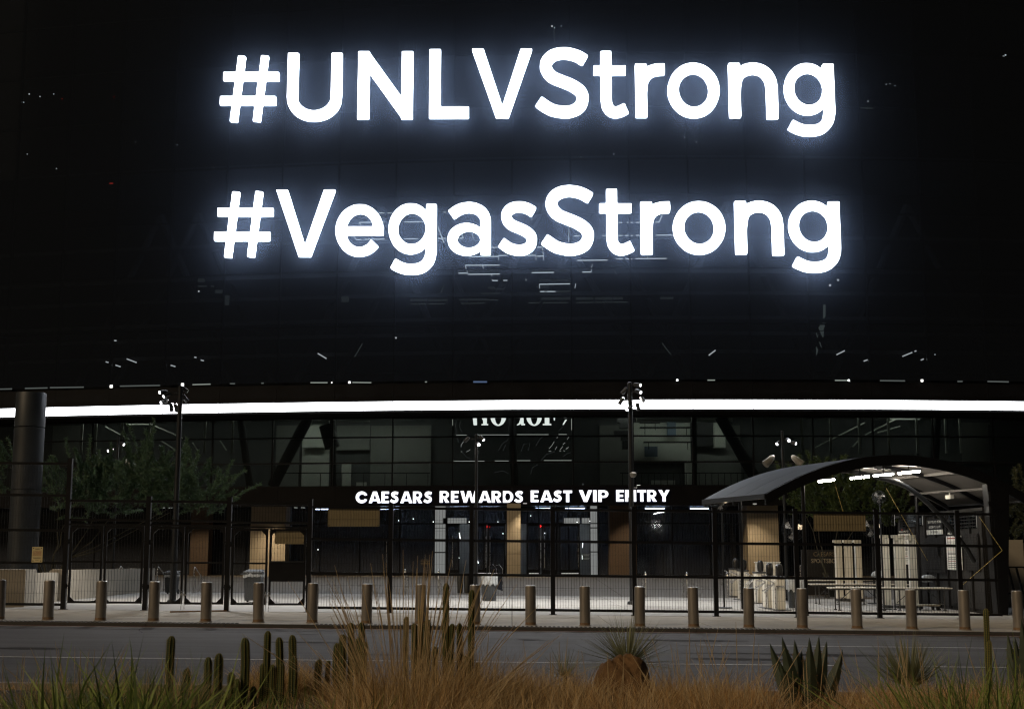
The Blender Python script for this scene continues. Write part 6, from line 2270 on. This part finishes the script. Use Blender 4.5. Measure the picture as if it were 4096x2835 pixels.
# green strappy plants near the camera
grass(430, 8.6, 2630, 'broad bladed green plant at lower left, out of focus', 330, 0.30, ('green_blade', 'dry_stalk'), 0, None, 0.34, 0.030, name='strappy_plant', cat='plant', droop=0.35, wide=1.3)
grass(620, 9.0, 2665, 'narrow bladed green plant beside the broad bladed one', 340, 0.30, ('green_blade', 'dry_stalk'), 0, None, 0.36, 0.020, name='strappy_plant', cat='plant', droop=0.35)
grass(1180, 9.4, 2735, 'bright green blades at the bottom edge under the cacti', 420, 0.40, ('green_blade', 'dry_stalk'), 0, None, 0.36, 0.014, name='strappy_plant', cat='plant', droop=0.3, wide=1.4)
grass(3900, 10.0, 2600, 'large green rosette near the lower right corner', 420, 0.30, ('green_blade', 'dry_stalk'), 0, None, 0.55, 0.019, name='strappy_plant', cat='plant', droop=0.3, wide=1.2)
rosette(2510, 15.6, 2655, 0.64, 'spiky round yucca fanning out behind the boulder', 280, 'grey_blade', 0.017)
rosette(3640, 14.6, 2745, 0.62, 'spiky yucca to the right of the agave', 240, 'grey_blade', 0.018, up=2.5)
rosette(2260, 15.8, 2700, 0.36, 'small dim yucca left of the boulder', 120, 'grey_blade', 0.010)
agave(3225, 13.2, [(3080, 2570), (3128, 2543), (3178, 2556), (3238, 2546), (3276, 2540), (3308, 2560), (3372, 2594), (3205, 2600), (3120, 2650), (3352, 2660)], 'dark broad leaved agave with pointed spines at lower right')
agave(4110, 13.0, [(4030, 2530), (4085, 2470), (4060, 2545), (4130, 2510), (4170, 2540)], 'dark agave cut off by the right edge')
# boulder
import bmesh as _bm
PLANES = []
for q in range(16):
    pn = Vector((random.gauss(0, 1), random.gauss(0, 1), random.gauss(0.3, 0.8))).normalized()
    PLANES.append((pn, random.uniform(0.80, 0.97)))
bm = _bm.new()
_bm.ops.create_icosphere(bm, subdivisions=5, radius=1.0)
for v in bm.verts:
    p = v.co.normalized()
    s = 1 + 0.10 * math.sin(3.1 * p.x + 1.7 * p.y) + 0.08 * math.sin(5.3 * p.z + 2.2 * p.x) + 0.05 * math.sin(9 * p.y - 4 * p.x + 3 * p.z) + 0.035 * math.sin(17 * p.x + 11 * p.z) + 0.025 * math.sin(23 * p.y + 19 * p.x) + 0.02 * math.sin(31 * p.z - 13 * p.x)
    # a notch near the top right, as in the photo
    s -= 0.10 * math.exp(-((p.x - 0.22) ** 2 + (p.z - 0.95) ** 2) / 0.012)
    q = p * s
    for pn, pd_ in PLANES:
        e = q.dot(pn) - pd_
        if e > 0:
            q = q - pn * e
    q.z = max(q.z, -0.75)
    v.co = Vector((q.x * 0.34, q.y * 0.30, q.z * 0.40))
me = bpy.data.meshes.new('boulder')
bm.to_mesh(me)
bm.free()
me.materials.append(MATS['rock'])
me.polygons.foreach_set('use_smooth', [True] * len(me.polygons))
c = at(2492, 2586, 14.4)
o = link('boulder', me, None, (c.x, 14.4, c.z - 0.45), None, 'rounded brown boulder among the grasses in front of the yucca', 'rock')

# low dry grass carpeting the bed
random.seed(5)
for mt, nn in (('dry_grass', 12000), ('dry_grass_b', 10000), ('grey_blade', 2500)):
    gm = MB()
    for i in range(int(nn * 1.2)):
        y = random.uniform(10.5, 17.0)
        x = random.uniform(-0.42, 0.42) * y
        pxx = 2048 + x / y * F
        tall = 0.07 if 3040 < pxx < 3420 else 0.09 if pxx < 1000 else (0.13 if pxx < 1300 else 0.29)
        if pxx < 1150 and mt != 'grey_blade' and random.random() < 0.6:
            continue
        n_ = 0.5 + 0.5 * math.sin(x * 2.3 + y * 1.1) * math.sin(x * 0.9 - y * 2.0)
        L = tall * (0.5 + 0.8 * n_) * random.uniform(0.6, 1.3)
        a = random.uniform(0, 2 * math.pi)
        ln = abs(random.gauss(0, 0.45))
        blade_arrays(gm, (x, y, bedz(x, y) - 0.03), (ln * math.cos(a), ln * math.sin(a), 1), L + 0.05, 0.0085, 0.5, 3, mi=random.choice((0, 0, 1, 2)))
    gm.build('ground_grass', [mt, 'pale_straw' if 'dry' in mt else 'dry_grass', 'umber_grass'], kind='stuff', label={'dry_grass': 'short golden grass covering the planting bed', 'dry_grass_b': 'short rusty grass covering the planting bed', 'grey_blade': 'short grey green grass in the planting bed'}[mt], cat='grass')
